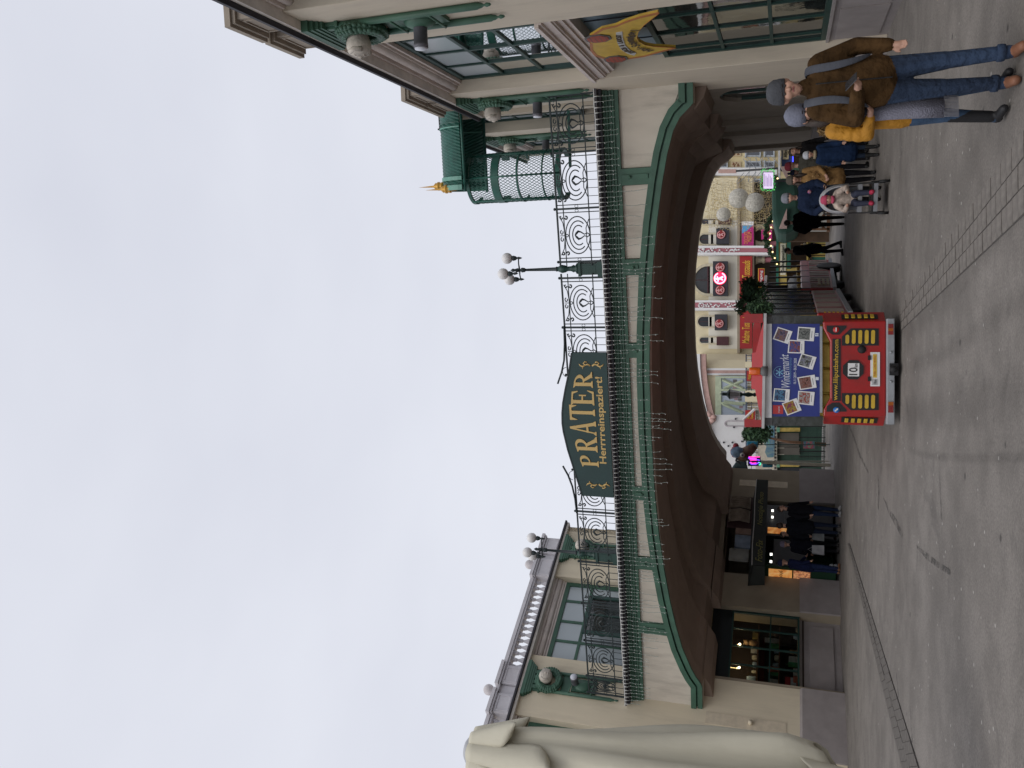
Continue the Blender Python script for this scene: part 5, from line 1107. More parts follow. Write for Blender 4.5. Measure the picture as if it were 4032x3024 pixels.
for y in (740, 812, 900): rp(GS, f, 'post', wood, 3140, 3265, y, y+7, -.1, .05)
rp(GS, f, 'half_timber_panel', mat('panel_pale', (.50, .50, .46), .8), 3185, 3255, 835, 910, .0, .1); rp(GS, f, 'base_beam', wood, 3255, 3268, 800, 912, -.1, .1)
for a, b in (((3190, 840), (3250, 905)), ((3190, 905), (3250, 840))): m = M(); p, q2 = f(*a), f(*b); m.tube([(p[0], -.03, p[1]), (q2[0], -.03, q2[1])], .045, 4); part('timber_brace', m, wood, GS)
BS, f = bgt('blue_stall', 'blue market stall with a cream name board and blue neon strip at the right edge', 'market stall', 3268, 600, 36)
bl = mat('stall_blue', (.035, .06, .14), .6, .1, 3, .05); rp(BS, f, 'fascia', bl, 3076, 3122, 520, 672, 0, .15); rp(BS, f, 'back_wall', wd, 3122, 3290, 520, 672, 2, 2.1); rp(BS, f, 'roof', mat('roof_white', (.6, .6, .6), .6), 3064, 3072, 520, 690, -.3, 2)
stall_label_board(BS, f, 'Alles Schinken', 3082, 3105, 528, 628, mat('board_yellowish', (.70, .60, .34), .6), ink, -.04)
rp(BS, f, 'neon_strip', mat('neon_blue', (.1, .1, 1), .4, emit=(.05, .07, 1), est=2.2), 3120, 3124, 520, 650, -.05, 0); rp(BS, f, 'counter', bl, 3190, 3268, 520, 672, 0, .3)
for y in (520, 660): rp(BS, f, 'post', mat('post_green', (.05, .12, .08), .7), 3072, 3265, y, y+9, -.05, .1)
SN, f = bgt('info_screen', 'glowing lilac screen framed by a lit green garland', 'screen', 3268, 712, 34); rp(SN, f, 'screen', mat('screen_glow', (.6, .5, .7), .4, emit=(.72, .58, .85), est=.8), 3006, 3045, 680, 743, -.05, 0); rp(SN, f, 'casing', blackp, 3002, 3049, 676, 747, 0, .15)
for k in range(6): rp(SN, f, 'text_line', mat('screen_ink', (.2, .12, .3), .5), 3010+k*5.5, 3011.5+k*5.5, 686+(k*7) % 20, 735, -.056, -.05)
rp(SN, f, 'pole', blackp, 3049, 3270, 708, 714, .02, .1)
gb = mat('green_bulb', (.1, .8, .2), .4, emit=(.12, .8, .15), est=.55); rr = random.Random(1); m = M(); mg = M()
for k in range(110):
    t = k/110*4; e = rr.uniform(-6, 4)
    x, y = [(2998-e, 672+76*(t % 1)), (2998+54*(t % 1), 751+e), (3050+e, 748-76*(t % 1)), (3052-54*(t % 1), 672-e)][int(t)]; q_ = f(x, y); m.ball((q_[0], -.08+rr.uniform(-.1, .05), q_[1]), .014, 4)
part('garland_bulbs', m, gb, SN, kind='stuff')
# hooped mast
MA, f = bgt('hooped_mast', 'dark decoration mast with wire hoops beside the yellow house', 'mast', 3268, 652, 39)
m = M(); a, b = f(3270, 650), f(2898, 651); m.tube([(a[0], 0, 0), (a[0], 0, b[1])], .05, 6); part('pole', m, blackp, MA)
for k in range(6):
    z = f(2930+k*24, 651)[1]; s = 1 if k % 2 else -1; m = M(); m.tube([(a[0], 0, z-.3), (a[0]+s*.5, -.1, z+.1), (a[0]+s*.62, -.1, z+.3), (a[0]+s*.5, -.1, z+.32), (a[0]+s*.1, 0, z)], .013, 4); m.tube([(a[0]-.55, 0, z-.2), (a[0]+.55, 0, z-.28)], .011, 4); part('wire_hoop', m, steel, MA)
# paving kerb lit beyond the shade
m = M(); p, q2 = gnd(3285, 820), gnd(3287, 1240); m.box(-3, 14, 37.2, 37.5, 0, .1); part('kerb', m, mat('kerb_stone', (.3, .29, .28), .8), None, kind='structure')
# ---------------------------------------------------------------- left background: little ride with ticket booth
TB, f = bgt('ticket_booth', 'small ticket booth with mint ornamented roof board and grey shutters', 'booth', 3268, 1780, 38)
mint = mat('mint_paint', (.16, .36, .24), .6, .1, 3, .05); shut = mat('shutter_grey', (.11, .10, .085), .7, .1, 2, .1); trim = mat('booth_trim', (.42, .40, .33), .7)
rp(TB, f, 'wall', mat('booth_green', (.03, .07, .05), .7), 3058, 3275, 1660, 2000, .1, 1.5); rp(TB, f, 'bulb_board', trim, 3048, 3060, 1670, 1875, -.1, .1)
for k in range(15): x, z = f(3052, 1680+k*13.5); m = M(); m.ball((x, -.12, z), .045, 6); part('dark_bulb', m, boardk, TB)
m = M(); P = [f(x, y) for x, y in ((3050, 1668), (3050, 1800), (3022, 1800), (3012, 1780), (3018, 1758), (3004, 1742), (3012, 1722), (3002, 1708), (3012, 1690), (3008, 1670))]; m.prism(P, -.12, .05); part('ornamented_board', m, patch_mat('scenic_print', [(.16, .36, .24), (.10, .2, .3), (.2, .3, .3), (.35, .28, .15)], 2.2), TB)
for y0, y1 in ((1705, 1738), (1742, 1763), (1766, 1788)): rp(TB, f, 'shutter', shut, 3065, 3146, y0, y1, .04, .1); rp(TB, f, 'shutter_trim', trim, 3062, 3150, y1, y1+2.5, .0, .1)
rp(TB, f, 'notice_panel', shut, 3088, 3148, 1763, 1790, -.05, .04)
for y in (1684, 1822): rp(TB, f, 'yellow_column', mat('column_yellow', (.45, .33, .08), .7, .3, 6, .1), 3070, 3150, y, y+15, -.1, .08); rp(TB, f, 'column_cap', mint, 3058, 3070, y-1, y+17, -.12, .1)
rp(TB, f, 'glazing', panew, 3066, 3148, 1842, 1870, .03, .1)
FE, f = bgt('green_fence', 'dark green bar fence with a painted panel in front of the ticket booth', 'fence', 3268, 1790, 35)
for k in range(30): y = 1680+k*6.6; rp(FE, f, 'fence_bar', greenD, 3155, 3246, y, y+1.3, -.01, .01)
for x in (3156, 3180, 3215, 3244): rp(FE, f, 'fence_rail', greenD, x, x+2.4, 1678, 1877, -.015, .015)
for y in (1678, 1720, 1776, 1797, 1835, 1874): rp(FE, f, 'fence_post', blackp, 3146, 3250, y, y+3.5, -.03, .03)
rp(FE, f, 'painted_panel', patch_mat('painted_flowers', [(.05, .12, .08), (.05, .15, .2), (.35, .05, .08), (.1, .3, .2)], 4), 3163, 3208, 1738, 1766, -.03, -.02)
m = M(); m.box(-16, -1.2, 36.2, 36.6, 0, .12); part('kerb', m, mat('kerb_stone', ()), None, kind='structure')
# potted tree beside the train roof
TT, f = bgt('street_tree', 'small evergreen tree between the train roof and the ticket booth', 'tree', 3268, 1710, 36)
c = f(2975, 1712); part('crown', foliage(2600, (c[0], 0, c[1]), .55, .11, 9, (.75, .8, 1.1)), [firA, firB], TT); m = M(); m.tube([(c[0]-.3, 0, 0), (c[0]-.25, 0, 1.5), (c[0], 0, c[1])], [.08, .06, .03], 8); part('trunk', m, wood, TT)
# floodlights
for i, (x, y, s, lb) in enumerate(((2960, 1751, 24, 'teal floodlight topmost beside the tree'), (3020, 1827, 23, 'teal floodlight beside the purple neon sign'), (3020, 1860, 20, 'teal floodlight lowest, next to the passage pillar'))):
    T, f = bgt('floodlight', lb, 'floodlight', x, y, 33, 'teal floodlights'); teal = mat('teal_paint', (.01, .16, .26), .5)
    rp(T, f, 'housing', teal, x-s*.8, x+s, y-s*.55, y+s*.55, -.1, .2, bevel=.03); rp(T, f, 'slot', blackp, x, x+s*.9, y-1.5, y+1.5, -.12, -.1); rp(T, f, 'bracket', blackp, x+s, x+s+14, y-2, y+2, 0, .06); rp(T, f, 'stand', greenD, x+s+14, 3268, y-1.5, y+1.5, 0, .05)
# sculpted creature head on the ride front
DR, f = bgt('creature_figure', 'sculpted brown and blue creature head with round eye and horns above the neon sign', 'sculpture', 2920, 1800, 32); DR.location.z = 0
c = f(2925, 1790); m = M(); m.ball((c[0], 0, c[1]), .30, 12, (.9, 1, 1.1)); e = f(2945, 1768); m.tube([(c[0], 0, c[1]), (e[0], -.1, e[1]-.1), (e[0]+.15, -.15, e[1]-.25)], [.25, .2, .14], 8); part('head', m, mat('creature_brown', (.11, .06, .04), .8, .4, 6, .6, 12), DR)
c2 = f(2905, 1780); m = M(); m.ball((c2[0], -.15, c2[1]), .22, 12, (1, .8, 1.2)); part('brow', m, mat('creature_blue', (.10, .15, .22), .8, .4, 8, .6, 14), DR)
c3 = f(2892, 1775); m = M()
for k in range(6): m.ball((c3[0]-.15+k*.07, -.05, c3[1]+.05*math.sin(k)), .11, 8)
part('red_crest', m, mat('creature_red', (.22, .02, .03), .8, .3, 8, .5, 14), DR)
e = f(2925, 1789); m = M(); m.ball((e[0], -.33, e[1]), .09, 12); part('eye', m, mat('creature_eye', (.35, .33, .3), .4), DR); m = M(); m.ball((e[0], -.40, e[1]), .045, 8); part('pupil', m, boardk, DR)
m = M(); h0 = f(2905, 1802); m.tube([(h0[0], -.1, h0[1]), (h0[0]-.1, -.2, h0[1]+.05), (h0[0]-.25, -.2, h0[1]-.15)], [.06, .05, .01], 6); part('horn', m, mat('creature_horn', (.04, .04, .045), .6), DR)
m = M(); w = [f(x, y) for x, y in ((2868, 1862), (2900, 1815), (2935, 1815), (2945, 1850), (2885, 1882))]; m.prism(w, 0, .25); part('grey_wing', m, mat('creature_wing', (.05, .085, .095), .8, .3, 4, .4, 8), DR, bevel=.04)
m = M(); a = f(2885, 1850); b = f(2890, 1895); m.tube([(a[0], -.1, a[1]), (a[0]-.1, -.15, a[1]-.3), (b[0], -.1, b[1])], [.14, .1, .03], 6); part('drooping_wing', m, mat('creature_wing', ()), DR)
m = M(); s0 = f(3290, 1835)[0]; m.box(s0-.06, s0+.06, .2, .3, 0, f(2965, 1840)[1]); part('support', m, trim, DR)
NE, f = bgt('neon_sign', 'purple and pink neon sign with curling tubes below the creature', 'sign', 2970, 1815, 31.5); rp(NE, f, 'backboard', mat('neon_board', (.01, .008, .06), .5), 2945, 2995, 1798, 1835, 0, .1)
nu = mat('neon_purple', (.2, .05, .9), .4, emit=(.25, .06, 1), est=1.6); npk = mat('neon_magenta', (.9, .05, .5), .4, emit=(1, .05, .45), est=1.6); ngr = mat('neon_mint', (.1, .8, .5), .4, emit=(.1, .9, .5), est=1.3)
for mt, P in ((npk, ((2948, 1799), (2992, 1799))), (nu, ((2946, 1803), (2992, 1812))), (npk, ((2952, 1809), (2958, 1804), (2968, 1803), (2978, 1806), (2980, 1811), (2954, 1811))), (nu, ((2952, 1820), (2958, 1827), (2975, 1828), (2990, 1820))), (npk, ((2955, 1819), (2962, 1824), (2978, 1822))), (ngr, ((2986, 1820), (2996, 1824), (2994, 1830), (2988, 1830)))):
    m = M(); m.tube([(f(*p)[0], -.04, f(*p)[1]) for p in P], .02, 6); part('neon_tube', m, mt, NE)
rp(NE, f, 'post', trim, 2995, 3268, 1815, 1818, .02, .1)
# ---------------------------------------------------------------- photo booths in the passage
def inLB(name, label, cat, x, y): return thing(name, label, cat, LF.W(x, y, 0), LF.rz)
PB = inLB('photo_booth', 'dark green photo machine with glowing orange side panel reading photo', 'photo booth', 4.82, 0)
gb_ = mat('booth_dark_green', (.005, .035, .014), .5, .1, 3, .05); orange = patch_mat('lit_orange', [(.55, .16, .03), (.85, .38, .10), (.9, .5, .2)], 3, emit=.45)
m = M(); m.box(0, .06, -.45, .6, .1, 2.35); part('side_wall', m, gb_, PB); m = M(); m.box(.06, 1.5, .6, .66, .1, 2.35); part('back_wall', m, gb_, PB); m = M(); m.box(0, 1.55, -.45, .6, 2.35, 2.42); part('booth_roof', m, blackp, PB)
m = M(); m.box(-.012, .0, -.33, .18, 1.34, 2.02); part('lit_panel', m, orange, PB); m = M(); m.box(-.012, .0, -.33, .18, .82, 1.30); part('lit_picture', m, patch_mat('lit_picture', [(.5, .12, .04), (.9, .45, .2), (.3, .05, .02), (.9, .6, .35)], 9, emit=.4), PB)
o = text('photo', mat('photo_ink', (.12, .02, .01), .6), PB, (-.016, -.08, 1.66), width=.42, height=.17, ext=.001, thick=.008, rz=-math.pi/2)
o.rotation_euler = (0, math.pi, -math.pi/2)
for z in (.1, .22): m = M(); m.lathe([(0, 0), (.07, 0), (.07, .03)], (.2, -.45, z), 12, 'x'); part('caster', m, steel, PB)
m = M(); m.box(.06, 1.5, -.05, .0, .9, 1.9); part('front_panel', m, mat('booth_panel_grey', (.06, .06, .06), .6), PB)
PC = inLB('photo_booth', 'second photo machine deeper in the arcade with a small orange picture', 'photo booth', 6.5, 0)
m = M(); m.box(0, 1.4, .0, .7, .1, 2.4); part('cabinet', m, blackp, PC); m = M(); m.box(.1, .35, -.02, 0, 1.2, 2.1); part('lit_picture', m, orange, PC); m = M(); m.box(.5, 1.0, -.02, 0, .9, 1.6); part('front_panel', m, mat('booth_panel_grey', ()), PC)
wb = mat('white_bulb', (1, 1, .95), .4, emit=(1, .98, .9), est=2.2)
for T, xx in ((PB, .35), (PC, .6)):
    for k in range(8): m = M(); m.ball((xx+k*.07, -.07, 2.22), .017, 6); part('bulb', m, wb, T)
    for k in range(2): m = M(); m.box(xx+.12+k*.3, xx+.2+k*.3, -.09, -.06, 1.93, 2.0); part('square_lamp', m, wb, T)
AW = inLB('fabric_awning', 'dark fabric awning with faded gold writing over the photo machines', 'awning', 4.35, 0)
m = M(); m.prism([(0, 2.62), (-.95, 2.48), (-.95, 2.12), (-.93, 2.12), (-.93, 2.44), (0, 2.58)], 0, 3.75, 'yz'); part('canopy', m, mat('awning_fabric', (.022, .026, .022), .8, .3, 2, .4, 5), AW)
m = M(); m.prism([(0, 2.62), (-.95, 2.48), (-.95, 2.12), (-.1, 2.12)], 0, .02, 'yz'); part('awning_end', m, mat('awning_fabric', ()), AW)
for s, x, w in (('Foto-Fix', .6, .9), ('Nostalgie Photo', 2.4, 1.5)): text(s, mat('faded_gold', (.20, .19, .05), .6), AW, (x, -.96, 2.3), width=w, height=.2, ext=.002, shear=.4)
m = M(); m.tube([(0, -.96, 2.49), (.8, -.97, 2.51), (1.8, -.97, 2.49), (2.8, -.97, 2.51), (3.75, -.96, 2.49)], .014, 5); part('pale_piping', m, wire, AW)
CS = inLB('scroll_carving', 'pale carved relief of stacked ribbed scrolls above the awning', 'carving', 6.9, 0)
m = M()
for a, b in ((0, 0), (.62, .02)):
    for k in range(6): m.tube([(a+.05+k*.09, -.12, 3.3), (a+.06+k*.09, -.17, 3.0), (a+.05+k*.09, -.12, 2.72)], .05, 6)
    m.tube([(a, -.12, 3.33), (a+.55, -.12, 3.33)], .04, 6); m.tube([(a, -.12, 2.7), (a+.5, -.12, 2.7)], .04, 6)
part('ribbed_scrolls', m, mat('carving_tan', (.26, .21, .16), .8, .2, 8, .4), CS)
m = M(); m.box(-.2, 1.25, -.05, .0, 2.3, 3.4); part('carving_back', m, mat('carving_dark', (.06, .03, .03), .8), CS)
m = M(); m.box(-.2, 1.2, -.02, .02, 2.62, 2.7); part('red_swag', m, mat('swag_red', (.15, .01, .015), .7), CS)
MU = inLB('painted_mural', 'dim painted mural panel of pale shapes behind the awning', 'mural', 5.3, 0)
for k, (x0, x1, z0, z1, c) in enumerate(((0, .5, 2.65, 3.25, (.25, .25, .22)), (.55, 1.1, 2.6, 3.1, (.2, .25, .32)), (1.15, 1.55, 2.6, 3.1, (.3, .2, .15)))): m = M(); m.box(x0, x1, -.03-.003*k, .02, z0, z1); part('mural_panel', m, mat('mural_%s' % 'abc'[k], c, .7, .35, 3), MU)
# ---------------------------------------------------------------- things on show in the shop window
GOODS = inLB('window_shelves', 'dark wooden shelves inside the shop window under the bridge', 'shelf', 1.07, .55)
m = M(); m.box(0, 2.45, .9, .95, 0, 3.4); m.box(0, 2.45, -.2, .9, 1.0, 1.04); part('shelf_back', m, mat('shelf_back', (.03, .018, .012), .8), GOODS)
for z in (1.65, 2.25): m = M(); m.box(0, 2.45, .2, .9, z, z+.03); part('shelf', m, wood, GOODS)
rr = random.Random(12); kinds = [('tin_box', (.35, .08, .04)), ('gift_box', (.30, .22, .06)), ('picture_frame', (.30, .30, .28)), ('souvenir_mug', (.18, .25, .32)), ('plush_toy', (.22, .13, .06)), ('green_bag', (.03, .16, .06)), ('candle_jar', (.35, .32, .24))]
words = {'tin_box': 'red tin box', 'gift_box': 'ochre gift box', 'picture_frame': 'small grey picture frame', 'souvenir_mug': 'blue grey souvenir mug', 'plush_toy': 'brown plush toy', 'green_bag': 'green paper bag', 'candle_jar': 'pale candle jar'}
for si, (zs, where) in enumerate(((1.04, 'on the window sill'), (1.68, 'on the middle shelf'), (2.28, 'on the top shelf'))):
    x = .08; nth = {}; cnt = 0
    while x < 2.3:
        kn, kc = kinds[(cnt*3+si*2+rr.randrange(2)) % 7]; w = rr.uniform(.10, .24); h = rr.uniform(.14, .42); y = .0 if si == 0 else .35
        m = M()
        if kn in ('souvenir_mug', 'candle_jar'): m.lathe([(w*.42, 0), (w*.45, h*.1), (w*.42, h*.5), (w*.3, h*.55), (w*.33, h*.62), (0, h*.62)], n=10)
        elif kn == 'plush_toy': m.ball((0, 0, h*.35), h*.33, 8, (.8, .7, 1)); m.ball((0, 0, h*.78), h*.22, 8); m.ball((-h*.15, 0, h*.97), h*.07, 6); m.ball((h*.15, 0, h*.97), h*.07, 6)
        elif kn == 'picture_frame': m.box(-w/2, w/2, 0, .02, 0, h); m.box(-w/2+.02, w/2-.02, -.006, 0, .02, h-.02)
        elif kn == 'green_bag': m.prism([(-w/2, 0), (w/2, 0), (w*.45, h), (-w*.45, h)], -.05, .05); m.tube([(-w*.2, 0, h), (0, 0, h+.08), (w*.2, 0, h)], .006, 4)
        else: m.box(-w/2, w/2, -.06, .06, 0, h*.7); m.box(-w/2-.004, w/2+.004, -.065, .065, h*.7, h*.78)
        nth[kn] = nth.get(kn, 0)+1; od = ['first', 'second', 'third', 'fourth', 'fifth', 'sixth'][nth[kn]-1]
        single(kn, m, mat('goods_'+kn, kc, .6, .3, 9), '%s %s from the left %s in the shop window' % (od, words[kn], where), kn.split('_')[-1], LF.W(1.07+x+w/2, .55+y, zs), LF.rz, 'goods in the shop window'); x += w+rr.uniform(.03, .1); cnt += 1
for x, z, lb in ((1.9, 2.82, 'tiny glowing lamp high left in the shop window'), (2.7, 2.84, 'tiny glowing lamp in the middle of the shop window'), (1.42, 2.88, 'tiny glowing lamp at the left frame of the shop window')):
    m = M(); m.ball((0, 0, 0), .022, 8); m.tube([(0, 0, .02), (0, 0, .3)], .006, 4); single('pendant_lamp', m, mat('lamp_glow', (1, .8, .4), .4, emit=(1, .7, .3), est=3.5), lb, 'lamp', LF.W(x, .75, z), LF.rz, 'glowing lamps in the shop window')
    pl = bpy.data.lights.new('lamp_light', 'POINT'); pl.energy = 4; pl.color = (1, .75, .45); pl.shadow_soft_size = .03; po = bpy.data.objects.new('lamp_light', pl); COL.objects.link(po); po.location = LF.W(x, .70, z-.06)
FL = inLB('red_white_flag', 'red white red flag lying in the left corner of the shop window', 'flag', 1.15, .5)
m = M(); m.cur = 0; m.box(0, .5, 0, .01, 1.35, 1.5); m.box(0, .5, 0, .01, 1.12, 1.2); m.cur = 1; m.box(0, .5, -.001, .011, 1.2, 1.35); part('cloth', m, [mat('flag_red', (.25, .01, .015), .7), mat('flag_white', (.35, .35, .35), .7)], FL)
m = M(); m.lathe([(0, -.1), (.07, -.08), (.09, 0)], (2.3, -.03, 3.75), 10, 'y'); single('security_camera', m, black, 'small dark camera on the wall above the shop window', 'camera', P0, LF.rz)
# ---------------------------------------------------------------- people
skinm = mat('skin', (.42, .24, .17), .6, .08, 12, .05); lipm = mat('lips', (.30, .10, .09), .5); eyem = mat('eye_dark', (.02, .015, .012), .3); hairm = mat('dark_hair', (.03, .018, .012), .6, .3, 20, .3, 80)
def cone_mesh(bm, p, q, r0, r1, n=10):
    p, q = Vector(p), Vector(q); m = M(); d = q-p
    if d.length < 1e-4: m.ball(p, r0, 12)
    else:
        u = d.normalized(); m.tube([p-u*r0*.9, p-u*r0*.6, p, q, q+u*r1*.6, q+u*r1*.9], [r0*.42, r0*.8, r0, r1, r1*.8, r1*.42], n)
    o = len(bm.v); bm.v += m.v; bm.f += [tuple(a+o for a in fc) for fc in m.f]; bm.mi += m.mi; bm.sm += m.sm
def fleshed(prims, mats, tags, voxel, name, smooth=4):
    b = M()
    for p, q, r0, r1, t in prims: cone_mesh(b, p, q, r0, r1)
    me = bpy.data.meshes.new('tmp'); me.from_pydata(b.v, [], b.f); o = bpy.data.objects.new('tmp', me); COL.objects.link(o)
    r = o.modifiers.new('r', 'REMESH'); r.mode = 'VOXEL'; r.voxel_size = voxel; r.use_smooth_shade = True
    s = o.modifiers.new('s', 'SMOOTH'); s.factor = .5; s.iterations = smooth
    dg = bpy.context.evaluated_depsgraph_get(); out = bpy.data.meshes.new_from_object(o.evaluated_get(dg)); bpy.data.objects.remove(o)
    out.name = name; out.materials.clear()
    for m in mats: out.materials.append(m)
    n = len(out.polygons); c = np.zeros(n*3); out.polygons.foreach_get('center', c); c = c.reshape(-1, 3)
    best = np.full(n, 1e9); idx = np.zeros(n, int)
    for p, q, r0, r1, t in prims:
        p = np.array(p, float); q = np.array(q, float); d = q-p; l = max(1e-9, d@d); u = np.clip(((c-p)@d)/l, 0, 1); dist = np.linalg.norm(c-(p+u[:, None]*d), axis=1)-(r0+(r1-r0)*u)
        k = dist < best-.0005; best[k] = dist[k]; idx[k] = t
    out.polygons.foreach_set('material_index', idx); out.polygons.foreach_set('use_smooth', [True]*n); out.update(); return out
def person(label, loc, rz, H=1.75, coat=(.02, .02, .03), legs=(.015, .015, .02), shoes=(.01, .01, .01), hem=.80, flare=1.0, bulk=1.0, larm=None, rarm=None, lleg=None, rleg=None, head=(0, 0), hat=None, hatcol=(.1, .1, .11), hood=None, hair=None, lean=0, voxel=.014, coatmat=None, legmat=None, hands=True, extra=None, name='person', puffy=0, hcol=None, skin=None, build=1.0):
    """local frame: faces -y, its own left hand is +x; larm/rarm = (elbow, wrist), lleg/rleg = (knee, ankle) in metres for H=1.75"""
    T = thing(name, label, 'person', loc, rz); T['group'] = 'people in the street'
    k = H/1.75; S = lambda p: (p[0]*k, p[1]*k, p[2]*k)
    cm = coatmat or mat('coat_%s' % label.replace(' ', '_')[:40], coat, .95, .18, 7, 1.6, 10, spec=.12); lm = legmat or mat('trousers_%s' % label.replace(' ', '_')[:38], legs, .95, .2, 8, 1.2, 14, spec=.12); sm = mat('shoes_%s' % label.replace(' ', '_')[:40], shoes, .6, .2, 9, .1)
    P = []; A = lambda p, q, r0, r1, t: P.append((S(p), S(q), r0*k, r1*k, t)); b = bulk; ly = lean
    # legs
    for s, lg in ((1, lleg), (-1, rleg)):
        kn, an = lg if lg else ((s*.10, -.01, .50), (s*.10, .02, .09)); hip = (s*.085, 0, .90)
        A(hip, kn, .095*build, .065*build, 1); A(kn, an, .062*build, .048*build, 1); A((an[0], an[1]+.02, an[2]-.03), (an[0]+s*.01, an[1]-.15, an[2]-.05), .045, .038, 2); A(an, (an[0], an[1]+.02, an[2]-.04), .045, .045, 2)
    # torso and coat
    for s in (1, -1):
        A((s*.055, 0, .95), (s*.085, ly, 1.36), .115*b, .105*b, 0); A((s*.08, ly, 1.36), (s*.17, ly+.01, 1.415), .10*b, .068*b, 0)
        A((s*.07*flare, .0, hem+.05), (s*.06, 0, 1.05), .115*b*flare, .115*b, 0)
    A((0, -.01, hem+.05), (0, ly, 1.35), .125*b*flare, .12*b, 0); A((0, .0+ly, 1.38), (0, ly+.0, 1.47), .085*b, .062, 0)
    A((0, ly, 1.46), (head[0]*.4, ly+head[1]*.4-.01, 1.56), .052, .05, 3)
    # head
    hx, hy, hz = head[0], ly+head[1]-.015, 1.645
    A((hx, hy+.015, hz+.02), (hx, hy+.02, hz+.035), .088, .085, 3); A((hx, hy-.02, hz-.05), (hx, hy-.035, hz-.06), .058, .05, 3); A((hx, hy-.045, hz-.085), (hx, hy-.045, hz-.085), .03, .03, 3)
    A((hx, hy-.085, hz+.0), (hx, hy-.098, hz-.022), .012, .016, 3)
    for s in (1, -1): A((hx+s*.085, hy+.01, hz-.01), (hx+s*.087, hy+.01, hz+.02), .014, .017, 3); A((hx+s*.035, hy-.05, hz-.02), (hx+s*.035, hy-.05, hz-.02), .038, .038, 3)
    # arms and hands
    for s, ar in ((1, larm), (-1, rarm)):
        el, wr = ar if ar else ((s*.245*b**.5, .02, 1.14), (s*.25*b**.5, -.06, .90)); sh = (s*.175, ly+.01, 1.41)
        A(sh, el, .070*b, .058*b, 0); A(el, wr, .057*b, .045*b, 0)
        if puffy:
            for t in (.25, .5, .75): c = [sh[i]+(el[i]-sh[i])*t for i in range(3)]; A(c, c, .073*b, .073*b, 0)
        if hands:
            d = (Vector(wr)-Vector(el)).normalized(); w = Vector(wr)+d*.03; sd = Vector((s, 0, 0)) if abs(d.x) < .7 else Vector((0, -1, 0)); nrm = d.cross(sd).normalized(); sd = nrm.cross(d).normalized()
            A(w, w+d*.055, .028, .030, 4)
            for i in range(4):
                o_ = sd*(-.024+.016*i)*1.0; l = (.05, .06, .057, .045)[i]; a0 = w+d*.06+o_; a1 = a0+d*l*.55+nrm*.010*s; a2 = a1+d*l*.40+nrm*.022*s; A(a0, a1, .0105, .0095, 4); A(a1, a2, .0095, .008, 4)
            a0 = w+d*.012-sd*.026*1; A(a0, a0-sd*.022+d*.03, .012, .011, 4); A(a0-sd*.022+d*.03, a0-sd*.024+d*.055, .011, .009, 4)
    if extra: extra(A)
    me = fleshed(P, [cm, lm, sm, skin or skinm, hcol or skinm], None, voxel*k if k < 1 else voxel, 'body'); ob('body', me, T)
    # face
    m = M()
    for s in (1, -1): m.ball(S((hx+s*.032, hy-.079, hz+.012)), .0095*k, 8, (1.3, .6, .7)); m.tube([S((hx+s*.018, hy-.084, hz+.034)), S((hx+s*.048, hy-.075, hz+.034))], .004*k, 4)
    part('eyes', m, eyem, T, kind='stuff'); m = M(); m.tube([S((hx-.022, hy-.083, hz-.052)), S((hx, hy-.088, hz-.050)), S((hx+.022, hy-.083, hz-.052))], .0055*k, 5); part('mouth', m, lipm, T)
    if hat:
        hm = mat('hat_%s' % label.replace(' ', '_')[:40], hatcol, .95, .15, 12, .5, 60); m = M(); c = S((hx, hy+.022, hz+.03)); q = k
        if hat == 'beanie': m.lathe([(.098*q, -.005*q), (.104*q, .0), (.104*q, .045*q), (.101*q, .05*q), (.098*q, .085*q), (.075*q, .118*q), (.04*q, .135*q), (0, .14*q)], (c[0], c[1], c[2]-.01*k), 22)
        if hat == 'pom': m.lathe([(.1*q, -.0), (.105*q, .04*q), (.085*q, .1*q), (.04*q, .13*q), (0, .135*q)], (c[0], c[1], c[2]), 16); m.ball((c[0], c[1], c[2]+.16*q), .045*q, 8)
        if hat == 'slouch': m.lathe([(.098*q, -.03*q), (.104*q, .02*q), (.103*q, .07*q), (.085*q, .12*q), (.05*q, .15*q), (.01, .165*q), (0, .166*q)], c, 22)
        part('woolly_hat', m, hm, T)
    if hair:
        m = M(); c = S((hx, hy+.03, hz+.03)); m.ball(c, .099*k, 16, (1, 1, 1.0)); m2 = [v for v in m.v]
        m.v = [(x, max(y, c[1]-.055*k) if z < c[2]+.02*k else y, z) for x, y, z in m.v]
        if hair == 'long':
            for s in (1, -1): m.tube([S((hx+s*.07, hy+.04, hz)), S((hx+s*.095, hy+.02, hz-.12)), S((hx+s*.10, hy-.02, hz-.28))], [.035*k, .045*k, .03*k], 8)
        part('hair', m, mat('hair_%s' % label.replace(' ', '_')[:40], hair if isinstance(hair, tuple) else (.03, .018, .012), .6, .3, 20, .3, 80), T)
    T['k'] = k; return T, S
def strip_tube(T, nm, pts, r, mt, S, flat=1, n=8):
    m = M(); m.tube([S(p) for p in pts], r, n); return part(nm, m, mt, T)
def place(px, py, z=0): p = gnd(px, py, z); return p
def facecam(p, add=0): return math.atan2(-p.x, p.y)*-1*0+math.atan2(p.x, p.y)*-1+math.radians(add)
